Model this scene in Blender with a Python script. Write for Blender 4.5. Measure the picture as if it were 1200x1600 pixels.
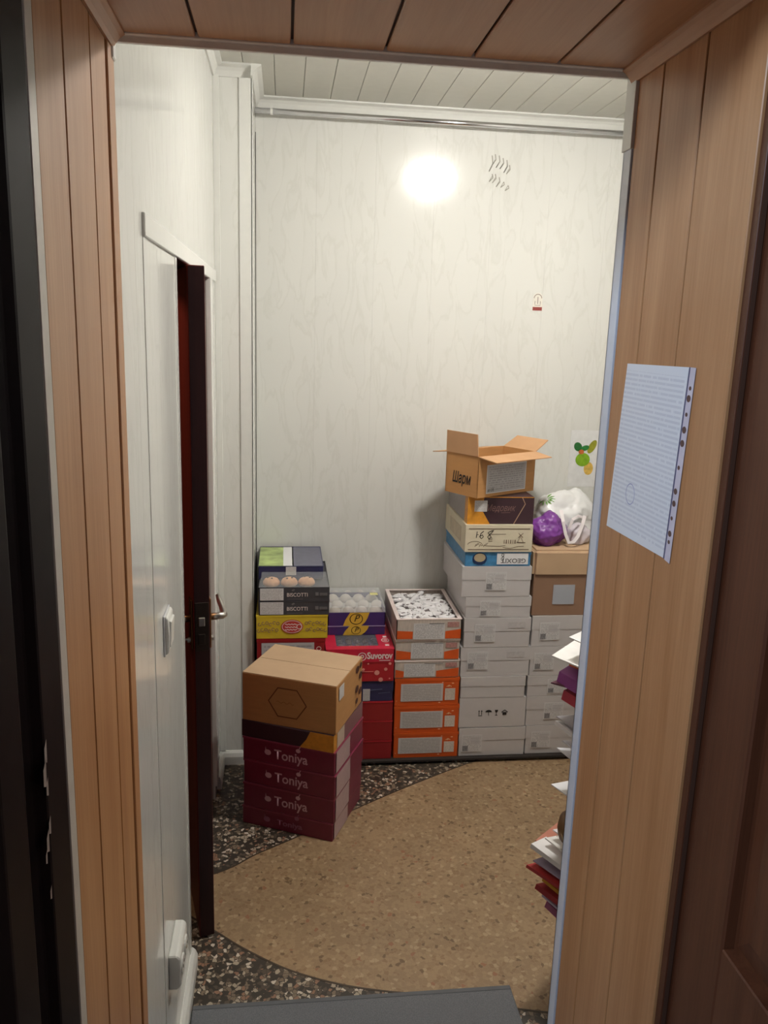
import bpy, bmesh, math, random
from mathutils import Vector, Matrix, noise
random.seed(7)
for o in list(bpy.data.objects): bpy.data.objects.remove(o, do_unlink=True)
SC = bpy.context.scene
COL = SC.collection

# ------------------------------------------------------------------ camera
F = 1286.0; PITCH = math.radians(-12.48); YAW = math.radians(7.126); ROLL = math.radians(1.84); EYE = Vector((0, 0, 1.80))
fwd = Vector((math.sin(YAW)*math.cos(PITCH), math.cos(YAW)*math.cos(PITCH), math.sin(PITCH)))
rgt = Vector((math.cos(YAW), -math.sin(YAW), 0)); upv = rgt.cross(fwd)
cr, sr = math.cos(ROLL), math.sin(ROLL)
r2 = cr*rgt + sr*upv; u2 = -sr*rgt + cr*upv
cd = bpy.data.cameras.new('camera'); cam = bpy.data.objects.new('camera', cd); COL.objects.link(cam)
cd.sensor_fit = 'VERTICAL'; cd.sensor_height = 36; cd.lens = F*36/1600; cd.clip_start = .02
cam.matrix_world = Matrix(((r2.x, u2.x, -fwd.x, 0), (r2.y, u2.y, -fwd.y, 0), (r2.z, u2.z, -fwd.z, EYE.z), (0, 0, 0, 1)))
SC.camera = cam
def ray(x, y): return r2*((x-600)/F) + u2*(-(y-800)/F) + fwd
def onX(x, y, v): d = ray(x, y); return EYE + d*(v/d.x)
def onY(x, y, v): d = ray(x, y); return EYE + d*(v/d.y)
def onZ(x, y, v): d = ray(x, y); return EYE + d*((v-EYE.z)/d.z)
def zat(X, Y, y):                       # height on the vertical line X,Y that shows at pixel row y
    lo, hi = -1.0, 4.0
    for _ in range(50):
        m = (lo+hi)/2; p = Vector((X, Y, m))-EYE
        if 800 - F*p.dot(u2)/p.dot(fwd) > y: lo = m
        else: hi = m
    return lo

# ------------------------------------------------------------------ world, light, exposure
w = bpy.data.worlds.new('hall_ambient'); SC.world = w; w.use_nodes = True
w.node_tree.nodes['Background'].inputs[0].default_value = (.75, .84, 1.0, 1)
w.node_tree.nodes['Background'].inputs[1].default_value = .11
SC.view_settings.view_transform = 'Standard'; SC.view_settings.look = 'None'
SC.view_settings.gamma = 1; SC.view_settings.use_curve_mapping = False
SC.view_settings.exposure = 0.0
LAMP = Vector((.80, 2.38, 2.60)); LAMP_STRENGTH = 250.0
hl = bpy.data.lights.new('hall_lamp', 'AREA'); hl.shape = 'DISK'; hl.size = .30; hl.energy = 44; hl.color = (.66, .81, 1.0)
hlo = bpy.data.objects.new('hall_lamp', hl); COL.objects.link(hlo); hlo.location = (-1.2, -.30, 2.95)
hlo.rotation_euler = Vector((1.75, 1.5, -1.5)).to_track_quat('-Z', 'Y').to_euler()

# ------------------------------------------------------------------ materials
def lin(c):
    return tuple(((v/255)/12.92 if v/255 <= .04045 else ((v/255+.055)/1.055)**2.4) for v in c) + (1,)
MC = {}
def N(nt, t, **kw):
    n = nt.nodes.new(t)
    for k, v in kw.items(): setattr(n, k, v)
    return n
def base(name):
    m = bpy.data.materials.new(name); m.use_nodes = True
    nt = m.node_tree; return m, nt, nt.nodes['Principled BSDF']
def mat(name, c, rough=.5, metal=0, var=.06, scale=30, bump=0, spec=.5, coat=0, trans=0, stretch=(1, 1, 1)):
    if name in MC: return MC[name]
    m, nt, b = base(name)
    b.inputs['Roughness'].default_value = rough; b.inputs['Metallic'].default_value = metal
    b.inputs['Specular IOR Level'].default_value = spec; b.inputs['Coat Weight'].default_value = coat
    tc = N(nt, 'ShaderNodeTexCoord'); mp = N(nt, 'ShaderNodeMapping'); mp.inputs['Scale'].default_value = stretch
    ns = N(nt, 'ShaderNodeTexNoise'); ns.inputs['Scale'].default_value = scale; ns.inputs['Detail'].default_value = 4
    nt.links.new(tc.outputs['Object'], mp.inputs[0]); nt.links.new(mp.outputs[0], ns.inputs['Vector'])
    rp = N(nt, 'ShaderNodeValToRGB'); L = lin(c)
    rp.color_ramp.elements[0].position = .3; rp.color_ramp.elements[1].position = .7
    rp.color_ramp.elements[0].color = tuple(v*(1-var) for v in L[:3])+(1,)
    rp.color_ramp.elements[1].color = tuple(min(1, v*(1+var)) for v in L[:3])+(1,)
    nt.links.new(ns.outputs['Fac'], rp.inputs[0]); nt.links.new(rp.outputs[0], b.inputs['Base Color'])
    if bump:
        bp = N(nt, 'ShaderNodeBump'); bp.inputs['Strength'].default_value = bump; bp.inputs['Distance'].default_value = .004
        nt.links.new(ns.outputs['Fac'], bp.inputs['Height']); nt.links.new(bp.outputs[0], b.inputs['Normal'])
    MC[name] = m; return m
def wood(name, c1, c2, rough=.4, scale=18, axis='Z', spec=.4):
    if name in MC: return MC[name]
    m, nt, b = base(name); b.inputs['Roughness'].default_value = rough; b.inputs['Specular IOR Level'].default_value = spec
    tc = N(nt, 'ShaderNodeTexCoord'); mp = N(nt, 'ShaderNodeMapping')
    st = {'Z': (10, 10, .35), 'Y': (10, .35, 10), 'X': (.35, 10, 10)}[axis]; mp.inputs['Scale'].default_value = st
    ns = N(nt, 'ShaderNodeTexNoise'); ns.inputs['Scale'].default_value = scale; ns.inputs['Detail'].default_value = 6; ns.inputs['Roughness'].default_value = .65
    n2 = N(nt, 'ShaderNodeTexNoise'); n2.inputs['Scale'].default_value = scale*.12; n2.inputs['Detail'].default_value = 2
    nt.links.new(tc.outputs['Object'], mp.inputs[0]); nt.links.new(mp.outputs[0], ns.inputs['Vector']); nt.links.new(mp.outputs[0], n2.inputs['Vector'])
    ad = N(nt, 'ShaderNodeMath', operation='ADD'); nt.links.new(ns.outputs['Fac'], ad.inputs[0]); nt.links.new(n2.outputs['Fac'], ad.inputs[1])
    rp = N(nt, 'ShaderNodeValToRGB'); rp.color_ramp.elements[0].position = .35; rp.color_ramp.elements[1].position = .65
    ml = N(nt, 'ShaderNodeMath', operation='MULTIPLY'); ml.inputs[1].default_value = .5
    nt.links.new(ad.outputs[0], ml.inputs[0]); nt.links.new(ml.outputs[0], rp.inputs[0])
    rp.color_ramp.elements[0].color = lin(c1); rp.color_ramp.elements[1].color = lin(c2)
    nt.links.new(rp.outputs[0], b.inputs['Base Color'])
    MC[name] = m; return m
def pvc():
    m, nt, b = base('marbled_white_pvc'); b.inputs['Roughness'].default_value = .13; b.inputs['Specular IOR Level'].default_value = .5
    tc = N(nt, 'ShaderNodeTexCoord'); mp = N(nt, 'ShaderNodeMapping'); mp.inputs['Rotation'].default_value = (0, math.radians(-28), 0); mp.inputs['Scale'].default_value = (6, 6, 1.6)
    ns = N(nt, 'ShaderNodeTexNoise'); ns.inputs['Scale'].default_value = 2.6; ns.inputs['Detail'].default_value = 5; ns.inputs['Distortion'].default_value = .6
    nt.links.new(tc.outputs['Object'], mp.inputs[0]); nt.links.new(mp.outputs[0], ns.inputs['Vector'])
    rp = N(nt, 'ShaderNodeValToRGB'); e = rp.color_ramp.elements
    e[0].position = .30; e[0].color = lin((219, 219, 214)); e[1].position = .54; e[1].color = lin((220, 220, 215))
    x = e.new(.50); x.color = lin((214, 214, 208)); x = e.new(.46); x.color = lin((219, 219, 214))
    nt.links.new(ns.outputs['Fac'], rp.inputs[0]); nt.links.new(rp.outputs[0], b.inputs['Base Color'])
    return m
def terrazzo(name, cols, bg, scale, thr, scale2=None):
    m, nt, b = base(name); b.inputs['Roughness'].default_value = .42
    tc = N(nt, 'ShaderNodeTexCoord')
    vo = N(nt, 'ShaderNodeTexVoronoi'); vo.inputs['Scale'].default_value = scale
    v2 = N(nt, 'ShaderNodeTexVoronoi', feature='DISTANCE_TO_EDGE'); v2.inputs['Scale'].default_value = scale
    ns = N(nt, 'ShaderNodeTexNoise'); ns.inputs['Scale'].default_value = scale*.9
    mixv = N(nt, 'ShaderNodeMixRGB'); mixv.inputs[0].default_value = .012
    nt.links.new(tc.outputs['Object'], mixv.inputs[1]); nt.links.new(ns.outputs['Color'], mixv.inputs[2]); nt.links.new(tc.outputs['Object'], ns.inputs['Vector'])
    for v in (vo, v2): nt.links.new(mixv.outputs[0], v.inputs['Vector'])
    sp = N(nt, 'ShaderNodeSeparateColor'); nt.links.new(vo.outputs['Color'], sp.inputs[0])
    rp = N(nt, 'ShaderNodeValToRGB'); rp.color_ramp.interpolation = 'CONSTANT'; e = rp.color_ramp.elements
    e[0].position = 0; e[0].color = lin(cols[0][1]); e[1].position = cols[1][0]; e[1].color = lin(cols[1][1])
    for p, c in cols[2:]: x = e.new(p); x.color = lin(c)
    nt.links.new(sp.outputs[0], rp.inputs[0])
    ed = N(nt, 'ShaderNodeMath', operation='GREATER_THAN'); ed.inputs[1].default_value = thr; nt.links.new(v2.outputs['Distance'], ed.inputs[0])
    mx = N(nt, 'ShaderNodeMixRGB'); mx.inputs[1].default_value = lin(bg)
    nt.links.new(ed.outputs[0], mx.inputs[0]); nt.links.new(rp.outputs[0], mx.inputs[2])
    n3 = N(nt, 'ShaderNodeTexNoise'); n3.inputs['Scale'].default_value = 5; nt.links.new(tc.outputs['Object'], n3.inputs['Vector'])
    r3 = N(nt, 'ShaderNodeValToRGB'); r3.color_ramp.elements[0].position = .3; r3.color_ramp.elements[1].position = .7
    r3.color_ramp.elements[0].color = (.86, .86, .86, 1); r3.color_ramp.elements[1].color = (1, 1, 1, 1)
    nt.links.new(n3.outputs['Fac'], r3.inputs[0])
    m2 = N(nt, 'ShaderNodeMixRGB', blend_type='MULTIPLY'); m2.inputs[0].default_value = 1
    nt.links.new(mx.outputs[0], m2.inputs[1]); nt.links.new(r3.outputs[0], m2.inputs[2]); nt.links.new(m2.outputs[0], b.inputs['Base Color'])
    return m
def printed(name, paper, ink, rows=14, dens=.52):            # a sheet with lines of small print
    if name in MC: return MC[name]
    m, nt, b = base(name); b.inputs['Roughness'].default_value = .45
    tc = N(nt, 'ShaderNodeTexCoord'); sx = N(nt, 'ShaderNodeSeparateXYZ'); nt.links.new(tc.outputs['Generated'], sx.inputs[0])
    def M(op, a, bv=None, link2=None):
        n = N(nt, 'ShaderNodeMath', operation=op); nt.links.new(a, n.inputs[0])
        if link2 is not None: nt.links.new(link2, n.inputs[1])
        elif bv is not None: n.inputs[1].default_value = bv
        return n.outputs[0]
    rowz = M('MULTIPLY', sx.outputs['Z'], rows); fr = M('FRACT', rowz); line = M('LESS_THAN', fr, .5)
    cx = N(nt, 'ShaderNodeCombineXYZ'); nt.links.new(M('MULTIPLY', sx.outputs['X'], 28.0), cx.inputs[0]); nt.links.new(M('FLOOR', rowz), cx.inputs[1])
    ns = N(nt, 'ShaderNodeTexNoise'); ns.inputs['Scale'].default_value = 1.3; ns.inputs['Detail'].default_value = 2; nt.links.new(cx.outputs[0], ns.inputs['Vector'])
    on = M('GREATER_THAN', ns.outputs['Fac'], 1-dens)
    mg = M('LESS_THAN', M('ABSOLUTE', M('SUBTRACT', sx.outputs['X'], .5)), .45)
    mz = M('LESS_THAN', M('ABSOLUTE', M('SUBTRACT', sx.outputs['Z'], .5)), .45)
    f = M('MULTIPLY', M('MULTIPLY', line, link2=on), link2=M('MULTIPLY', mg, link2=mz))
    f = M('MULTIPLY', f, .6)
    mx = N(nt, 'ShaderNodeMixRGB'); mx.inputs[1].default_value = lin(paper); mx.inputs[2].default_value = lin(ink)
    nt.links.new(f, mx.inputs[0]); nt.links.new(mx.outputs[0], b.inputs['Base Color'])
    MC[name] = m; return m
def clear(name='clear_film', tint=(235, 238, 240), rough=.08, alpha=.22):
    if name in MC: return MC[name]
    m, nt, b = base(name); b.inputs['Base Color'].default_value = lin(tint); b.inputs['Roughness'].default_value = rough
    b.inputs['Alpha'].default_value = alpha; MC[name] = m; return m

PVC = pvc()
WHITE_TRIM = mat('white_plastic_trim', (220, 220, 215), .3, var=.02)
CEIL = mat('white_ceiling_pvc', (196, 194, 184), .32, var=.02)
BEECH = wood('beech_laminate', (166, 116, 74), (190, 142, 100), .38)
BEECHY = wood('beech_laminate_soffit', (176, 128, 92), (192, 144, 106), .42, axis='Y')
BROWN = wood('dark_brown_door_wood', (76, 40, 24), (98, 58, 38), .45, 22)
BLACKF = mat('dark_glossy_frame_paint', (22, 15, 18), .45, var=.15, spec=.05)
REDWOOD = wood('red_mahogany_lacquer', (92, 28, 22), (118, 42, 32), .36, 20, spec=.25)
DARKEDGE = wood('dark_mahogany_edge', (46, 24, 26), (60, 32, 32), .35, 20)
GROOVE = mat('dark_groove_backing', (72, 44, 30), .7)
STEEL = mat('brushed_steel', (190, 185, 178), .28, 1, var=.04)
CHROME = mat('chrome_tube', (215, 215, 218), .14, 1, var=.01)
BRASS = mat('old_brass', (150, 108, 70), .3, 1, var=.08)
IRON = mat('dark_lock_plate', (62, 52, 46), .4, .7, var=.1)
BLUISH = mat('pale_plastic_corner', (214, 220, 232), .35, var=.02)
CONCRETE = mat('plain_plaster', (150, 146, 140), .8)
BLACK = mat('black_ink', (22, 20, 20), .6)
INKGREY = mat('grey_ink', (112, 110, 112), .6)
KRAFT = mat('kraft_cardboard', (186, 136, 84), .75, var=.05, scale=14, stretch=(1, 1, 6))
KRAFT_IN = mat('kraft_cardboard_inside', (196, 152, 112), .8, var=.04, scale=14)
KRAFT_TAN = mat('tan_cardboard', (190, 160, 128), .75, var=.04, scale=14)
KRAFT_DK = mat('dull_brown_cardboard', (142, 110, 88), .75, var=.05, scale=14)
WHITEBOX = mat('white_carton_board', (198, 194, 194), .38, var=.02)
CREAM = mat('cream_carton_board', (212, 202, 178), .5, var=.03)
ORANGE = mat('orange_carton_print', (212, 88, 30), .4, var=.04)
RED = mat('red_carton_print', (176, 34, 44), .4, var=.04)
REDDK = mat('deep_red_carton_print', (150, 32, 36), .42, var=.04)
BURG = mat('burgundy_carton_print', (118, 38, 62), .3, var=.05)
NAVY = mat('navy_carton_print', (44, 44, 84), .4, var=.06)
PURPLE = mat('violet_carton_print', (66, 46, 108), .4, var=.06)
YELLOW = mat('yellow_carton_print', (214, 186, 52), .42, var=.04)
BLKBOX = mat('charcoal_carton_print', (62, 62, 68), .45, var=.06)
BLUE = mat('blue_carton_print', (70, 132, 178), .4, var=.18, scale=60)
COCOA = mat('dark_plum_carton_print', (62, 40, 48), .4, var=.06)
HONEY = mat('honey_orange_print', (206, 140, 44), .45, var=.14, scale=45)
PAPER = mat('white_paper', (228, 228, 230), .55, var=.02)
PRINT = printed('printed_label', (206, 204, 204), (120, 118, 120))
PRINT2 = printed('printed_label_dense', (196, 192, 190), (128, 122, 120), 20, .6)
PRINTG = printed('printed_label_grey', (184, 181, 183), (132, 128, 132), 12, .55)
PRINTL = printed('printed_text_block', (200, 197, 198), (150, 147, 150), 9, .62)
DOC = printed('printed_document', (222, 226, 236), (150, 154, 170), 34, .5)
BARC = mat('grey_barcode', (126, 124, 126), .6, var=.5, scale=300)
FILM = clear()
WARMW = mat('off_white_print', (232, 220, 216), .45, var=.01)
PINKP = mat('pale_mauve_print', (208, 168, 180), .5, var=.01)

# ------------------------------------------------------------------ mesh helpers
class MB:
    def __init__(s): s.v = []; s.f = []; s.m = []
    def add(s, vs, fs, mi=0):
        o = len(s.v); s.v += [tuple(v) for v in vs]; s.f += [tuple(i+o for i in f) for f in fs]; s.m += [mi]*len(fs); return s
    def box(s, x0, x1, y0, y1, z0, z1, mi=0):
        vs = [(x, y, z) for z in (z0, z1) for y in (y0, y1) for x in (x0, x1)]
        return s.add(vs, [(0, 2, 3, 1), (4, 5, 7, 6), (0, 1, 5, 4), (2, 6, 7, 3), (0, 4, 6, 2), (1, 3, 7, 5)], mi)
    def prism(s, pts, a, b, axis='y', mi=0):           # 2D outline pulled along an axis
        n = len(pts)
        def P(p, t): return {'y': (p[0], t, p[1]), 'x': (t, p[0], p[1]), 'z': (p[0], p[1], t)}[axis]
        vs = [P(p, a) for p in pts]+[P(p, b) for p in pts]
        return s.add(vs, [tuple(range(n))[::-1], tuple(range(n, 2*n))]+[(i, (i+1) % n, n+(i+1) % n, n+i) for i in range(n)], mi)
    def tube(s, path, r, n=10, mi=0):
        path = [Vector(p) for p in path]; rings = []
        for i, p in enumerate(path):
            t = (path[min(i+1, len(path)-1)]-path[max(i-1, 0)]).normalized()
            a = t.orthogonal().normalized() if i == 0 else (rings[-1][1] - t*rings[-1][1].dot(t)).normalized()
            rings.append((p, a, t.cross(a)))
        rr = r if isinstance(r, (list, tuple)) else [r]*len(path)
        vs = [p+(a*math.cos(2*math.pi*k/n)+b*math.sin(2*math.pi*k/n))*q for (p, a, b), q in zip(rings, rr) for k in range(n)]
        fs = [(i*n+k, i*n+(k+1) % n, (i+1)*n+(k+1) % n, (i+1)*n+k) for i in range(len(path)-1) for k in range(n)]
        fs += [tuple(range(n))[::-1], tuple((len(path)-1)*n+k for k in range(n))]
        return s.add(vs, fs, mi)
    def lathe(s, prof, c, n=24, mi=0):                 # profile (r,z) turned about a vertical axis
        vs = [(c[0]+r*math.cos(2*math.pi*k/n), c[1]+r*math.sin(2*math.pi*k/n), c[2]+z) for r, z in prof for k in range(n)]
        fs = [(i*n+k, i*n+(k+1) % n, (i+1)*n+(k+1) % n, (i+1)*n+k) for i in range(len(prof)-1) for k in range(n)]
        fs += [tuple(range(n))[::-1], tuple((len(prof)-1)*n+k for k in range(n))]
        return s.add(vs, fs, mi)
    def ribbon(s, pts, wd, y=0, mi=0):                 # pen stroke in the local x,z plane
        pts = [Vector((p[0], p[1])) for p in pts]; vs = []
        for i, p in enumerate(pts):
            t = (pts[min(i+1, len(pts)-1)]-pts[max(i-1, 0)]); t = t.normalized() if t.length > 1e-9 else Vector((1, 0)); n = Vector((-t.y, t.x))*wd/2
            vs += [(p.x+n.x, y, p.y+n.y), (p.x-n.x, y, p.y-n.y)]
        return s.add(vs, [(2*i, 2*i+1, 2*i+3, 2*i+2) for i in range(len(pts)-1)], mi)
    def disc(s, c, rx, rz, y=0, n=20, rot=0, mi=0):
        vs = [(c[0]+rx*math.cos(t)*math.cos(rot)-rz*math.sin(t)*math.sin(rot), y, c[1]+rx*math.cos(t)*math.sin(rot)+rz*math.sin(t)*math.cos(rot)) for t in [2*math.pi*k/n for k in range(n)]]
        return s.add(vs, [tuple(range(n))], mi)
    def mesh(s, name, mats, bevel=0, smooth=False, seg=1):
        me = bpy.data.meshes.new(name); me.from_pydata(s.v, [], s.f)
        for m in (mats if isinstance(mats, (list, tuple)) else [mats]): me.materials.append(m)
        for p, i in zip(me.polygons, s.m): p.material_index = i
        bm = bmesh.new(); bm.from_mesh(me)
        if bevel: bmesh.ops.bevel(bm, geom=list(bm.edges), offset=bevel, segments=seg, affect='EDGES', clamp_overlap=True)
        bmesh.ops.recalc_face_normals(bm, faces=bm.faces); bm.to_mesh(me); bm.free()
        if smooth:
            for p in me.polygons: p.use_smooth = True
        return me
def link(name, me, parent=None, loc=(0, 0, 0), rz=0, label=None, cat=None, group=None, kind=None, rot=None):
    o = bpy.data.objects.new(name, me); COL.objects.link(o); o.location = loc
    o.rotation_euler = rot if rot else (0, 0, rz)
    if parent: o.parent = parent
    for k, v in (('label', label), ('category', cat), ('group', group), ('kind', kind)):
        if v: o[k] = v
    return o
def B(name, x0, x1, y0, y1, z0, z1, m, parent=None, bevel=.0008, **kw):
    return link(name, MB().box(x0, x1, y0, y1, z0, z1).mesh(name, m, bevel), parent, **kw)
def text_mesh(body, size, m, shear=0, align='CENTER', bold=0, space=1):
    c = bpy.data.curves.new('lettering', 'FONT'); c.body = body; c.size = size; c.shear = shear; c.align_x = align; c.align_y = 'CENTER'
    c.offset = bold; c.space_character = space; c.resolution_u = 3
    o = bpy.data.objects.new('lettering', c); COL.objects.link(o)
    bpy.context.view_layer.update()
    me = bpy.data.meshes.new_from_object(o.evaluated_get(bpy.context.evaluated_depsgraph_get()))
    bpy.data.objects.remove(o, do_unlink=True); bpy.data.curves.remove(c)
    me.transform(Matrix.Rotation(math.pi/2, 4, 'X')); me.materials.clear(); me.materials.append(m); me.name = 'lettering'
    return me
def letters(parent, body, size, x, y, z, m, rz=0, roty=0, width=None, **kw):
    me = text_mesh(body, size, m, **kw)
    o = link('lettering', me, parent, (x, y, z), rot=(0, roty, rz))
    if width:
        ww = max(v.co.x for v in me.vertices)-min(v.co.x for v in me.vertices); o.scale = (width/ww, 1, 1)
    return o

# ------------------------------------------------------------------ the setting
XL = -.256; XR = 1.55; YB = 3.60; ZC = 2.69; YJ = 1.37; YO = .955; JL = -.2545; JR = .546; ZS = 2.211
DARKT = terrazzo('dark_terrazzo', [(0, (58, 51, 44)), (.38, (88, 77, 64)), (.58, (128, 112, 94)), (.73, (172, 158, 138)), (.86, (206, 194, 178)), (.93, (148, 112, 90))], (60, 52, 44), 84, .06)
BEIGET = terrazzo('beige_terrazzo', [(0, (150, 124, 94)), (.35, (160, 134, 102)), (.72, (142, 114, 84)), (.86, (174, 150, 118)), (.94, (116, 92, 66)), (.985, (150, 104, 76))], (154, 128, 98), 82, .06)
fl = B('floor', -1.3, 2.1, -1.2, 4.6, -.05, 0, DARKT, kind='structure', bevel=0, label='polished dark terrazzo floor with pale stone chips and a beige inlay', cat='floor')
back = [(-.22, 2.479), (-.089, 2.573), (.068, 2.674), (.292, 2.835), (.512, 2.976), (.769, 3.125), (1.05, 3.26), (1.5, 3.42)]
front = [(-.55, 2.36), (-.36, 2.33), (-.202, 2.206), (-.112, 2.127), (.019, 2.033), (.162, 1.967), (.302, 1.928), (.45, 1.90), (.66, 1.835), (.9, 1.80), (1.2, 1.86), (1.5, 2.0)]
def smooth_line(p, n=6):
    out = []
    for i in range(len(p)-1):
        a, b, c, d = p[max(i-1, 0)], p[i], p[i+1], p[min(i+2, len(p)-1)]
        for k in range(n):
            t = k/n
            out.append(tuple(.5*((2*b[j])+(-a[j]+c[j])*t+(2*a[j]-5*b[j]+4*c[j]-d[j])*t*t+(-a[j]+3*b[j]-3*c[j]+d[j])*t**3) for j in (0, 1)))
    return out+[p[-1]]
fr_s = smooth_line(front); bk_s = smooth_line([(-.55, 2.36)]+back)
outline = fr_s+bk_s[::-1][:-1]
link('beige_inlay', MB().prism(outline, -.01, .0006, 'z').mesh('beige_inlay', BEIGET), fl)
def strip(pts, wd, z0, z1, name, m, par):
    mb = MB()
    for a, b in zip(pts[:-1], pts[1:]):
        a, b = Vector(a), Vector(b); t = (b-a).normalized()*.0; n = Vector((-(b-a).y, (b-a).x)).normalized()*wd/2
        mb.prism([a+n, b+n, b-n, a-n], z0, z1, 'z')
    return link(name, mb.mesh(name, m), par)
DIV = mat('dark_divider_strip', (66, 54, 42), .5)
strip(fr_s, .006, -.005, .0009, 'divider_strip', DIV, fl); strip(bk_s, .006, -.005, .0009, 'divider_strip', DIV, fl)

# back wall: backing and each panel
wb = B('wall_back', XL-.3, XR+.2, YB+.008, YB+.15, 0, 2.95, CONCRETE, kind='structure', label='back wall clad in glossy white marbled plastic panels', cat='wall')
xs = [-.121]+[onY(p, 260, YB).x for p in (495, 588, 681, 772, 862, 953)]+[1.42, XR]
for a, b in zip(xs[:-1], xs[1:]): B('panel', a+.0001, b-.0001, YB, YB+.009, .0, ZC, PVC, wb, bevel=.0004)
# pencil scrawl near the top of the back wall
SCR = mat('pencil_scrawl', (156, 154, 144), .8)
for rows in (((766, 243, 268), (771, 241, 258), (777, 243, 262), (783, 247, 264), (789, 250, 270), (793, 258, 272)), ((766, 272, 284), (771, 272, 286), (777, 277, 292), (784, 284, 293), (791, 290, 298))):
    mb = MB()
    for i, (x, ya, yb) in enumerate(rows):
        a = onY(x+3, ya, YB); b = onY(x-2, yb, YB); c = onY(x+4, (ya+yb)/2, YB)
        mb.ribbon([(a.x, a.z), (c.x, c.z), (b.x, b.z)], .0042)
        mb.ribbon([(b.x, b.z), (b.x+.012, b.z+.022)], .0025)
    link('scrawl_mark', mb.mesh('scrawl_mark', SCR), wb, (0, YB-.0007, 0))

# left wall with the opening of the inner door
YN = 2.075; YF = 2.93; ZO = 1.955
wl = link('wall_left', MB().box(-.42, XL-.008, YJ, YN, 0, 2.95).box(-.42, XL-.008, YF, YB, 0, 2.95).box(-.42, XL-.008, YN, YF, ZO+.04, 2.95).mesh('wall_left', CONCRETE),
          kind='structure', label='left wall clad in glossy white plastic panels around the red door', cat='wall')
ys = [YJ, 1.52, 1.77, YN]
for a, b in zip(ys[:-1], ys[1:]): B('panel', XL-.009, XL, a+.0001, b-.0001, 0, ZC, PVC, wl, bevel=.0004)
for a, b in ((YN, 2.32), (2.32, 2.57), (2.57, 2.82), (2.82, YF)): B('panel', XL-.009, XL, a+.0001, b-.0001, ZO+.005, ZC, PVC, wl, bevel=.0004)
B('panel', XL-.009, XL, YF, 3.2, 0, ZC, PVC, wl, bevel=.0004)
# pipe box standing out of the corner
pb = link('wall_corner_box', MB().box(XL+.0, -.130, 3.212, YB+.005, 0, ZC).mesh('wall_corner_box', CONCRETE), kind='structure', label='white boxed-in pipe column in the left back corner', cat='column')
B('panel', XL, -.121, 3.204, 3.212, 0, ZC, PVC, pb, bevel=.0006); B('panel', -.130, -.121, 3.212, YB, 0, ZC, PVC, pb, bevel=.0006)
link('corner_strip', MB().box(-.165, -.118, 3.199, 3.204, 0, ZC-.035).box(-.123, -.117, 3.199, 3.235, 0, ZC-.035).mesh('corner_strip', WHITE_TRIM, .001), pb)
B('corner_strip', XL, XL+.022, 3.196, 3.204, .06, ZC-.035, WHITE_TRIM, pb)
B('joint_gap', -.1215, -.1185, YB-.0015, YB-.0005, .0, 2.56, mat('joint_shadow_gap', (52, 54, 52), .8), pb, bevel=0)

# casing round the inner door (flat strips on the left wall)
tr = link('trim_1', None, kind='structure', label='flat white casing strips around the red inner door', cat='trim')
B('casing_strip', XL-.002, XL+.006, 1.60, 3.19, ZO-.003, ZO+.038, WHITE_TRIM, tr, bevel=.0015)
B('casing_strip', XL-.002, XL+.002, YN-.03, YN, .055, ZO-.003, PVC, tr, bevel=.0015)
B('casing_strip', XL-.002, XL+.008, YF, YF+.07, .055, ZO-.003, WHITE_TRIM, tr, bevel=.0015)
B('casing_strip', XL-.002, XL+.0014, 1.60, 1.645, .10, ZO-.003, PVC, tr, bevel=.0006)
# door reveal, dark frame head and jambs
fr_ = link('trim_2', MB().box(-.43, XL-.001, YN+.0, YF, ZO-.003, ZO+.03).box(-.43, -.30, YF-.02, YF+.0, 0, ZO).box(-.43, -.31, YN, YN+.02, 0, ZO).mesh('trim_2', DARKEDGE, .001),
           kind='structure', label='dark mahogany frame lining the inner doorway', cat='door frame')
wn = B('wall_beyond_door', -1.3, -1.25, 1.2, 4.6, 0, 2.6, mat('warm_brown_wall', (120, 84, 66), .8), kind='structure', label='dim wall of the dark room behind the red door', cat='wall')

link('side_room_ceiling', MB().box(-1.3, -.42, 1.2, 4.6, 2.5, 2.6).mesh('side_room_ceiling', CONCRETE), kind='structure', label='ceiling of the dark room behind the red door', cat='ceiling')
link('wall_beyond_end', MB().box(-1.3, -.42, 4.55, 4.6, 0, 2.6).box(-1.3, -.42, 1.2, 1.25, 0, 2.6).box(-.42, -.40, 3.7, 4.6, 0, 2.6).mesh('wall_beyond_end', mat('warm_brown_wall', (120, 84, 66), .8)), kind='structure', label='end walls of the dark room behind the red door', cat='wall')
sl = bpy.data.lights.new('door_face_fill', 'POINT'); sl.energy = 14.0; sl.shadow_soft_size = .08; sl.color = (1, .78, .6)  # unseen fill light added to brighten the red door's far face
slo = bpy.data.objects.new('door_face_fill', sl); COL.objects.link(slo); slo.location = (-.95, 2.3, 2.3)

# ceiling planks
ce = B('ceiling', XL-.1, XR+.1, YJ, YB+.05, ZC+.01, ZC+.12, CONCRETE, kind='structure', label='white ceiling of narrow plastic planks', cat='ceiling')
x = XL; pk = MB().box(.0008, .1072, YJ, YB, ZC, ZC+.011).mesh('plank', CEIL, .0012)
while x < XR-.02: link('plank', pk, ce, (x, 0, 0)); x += .108
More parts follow.
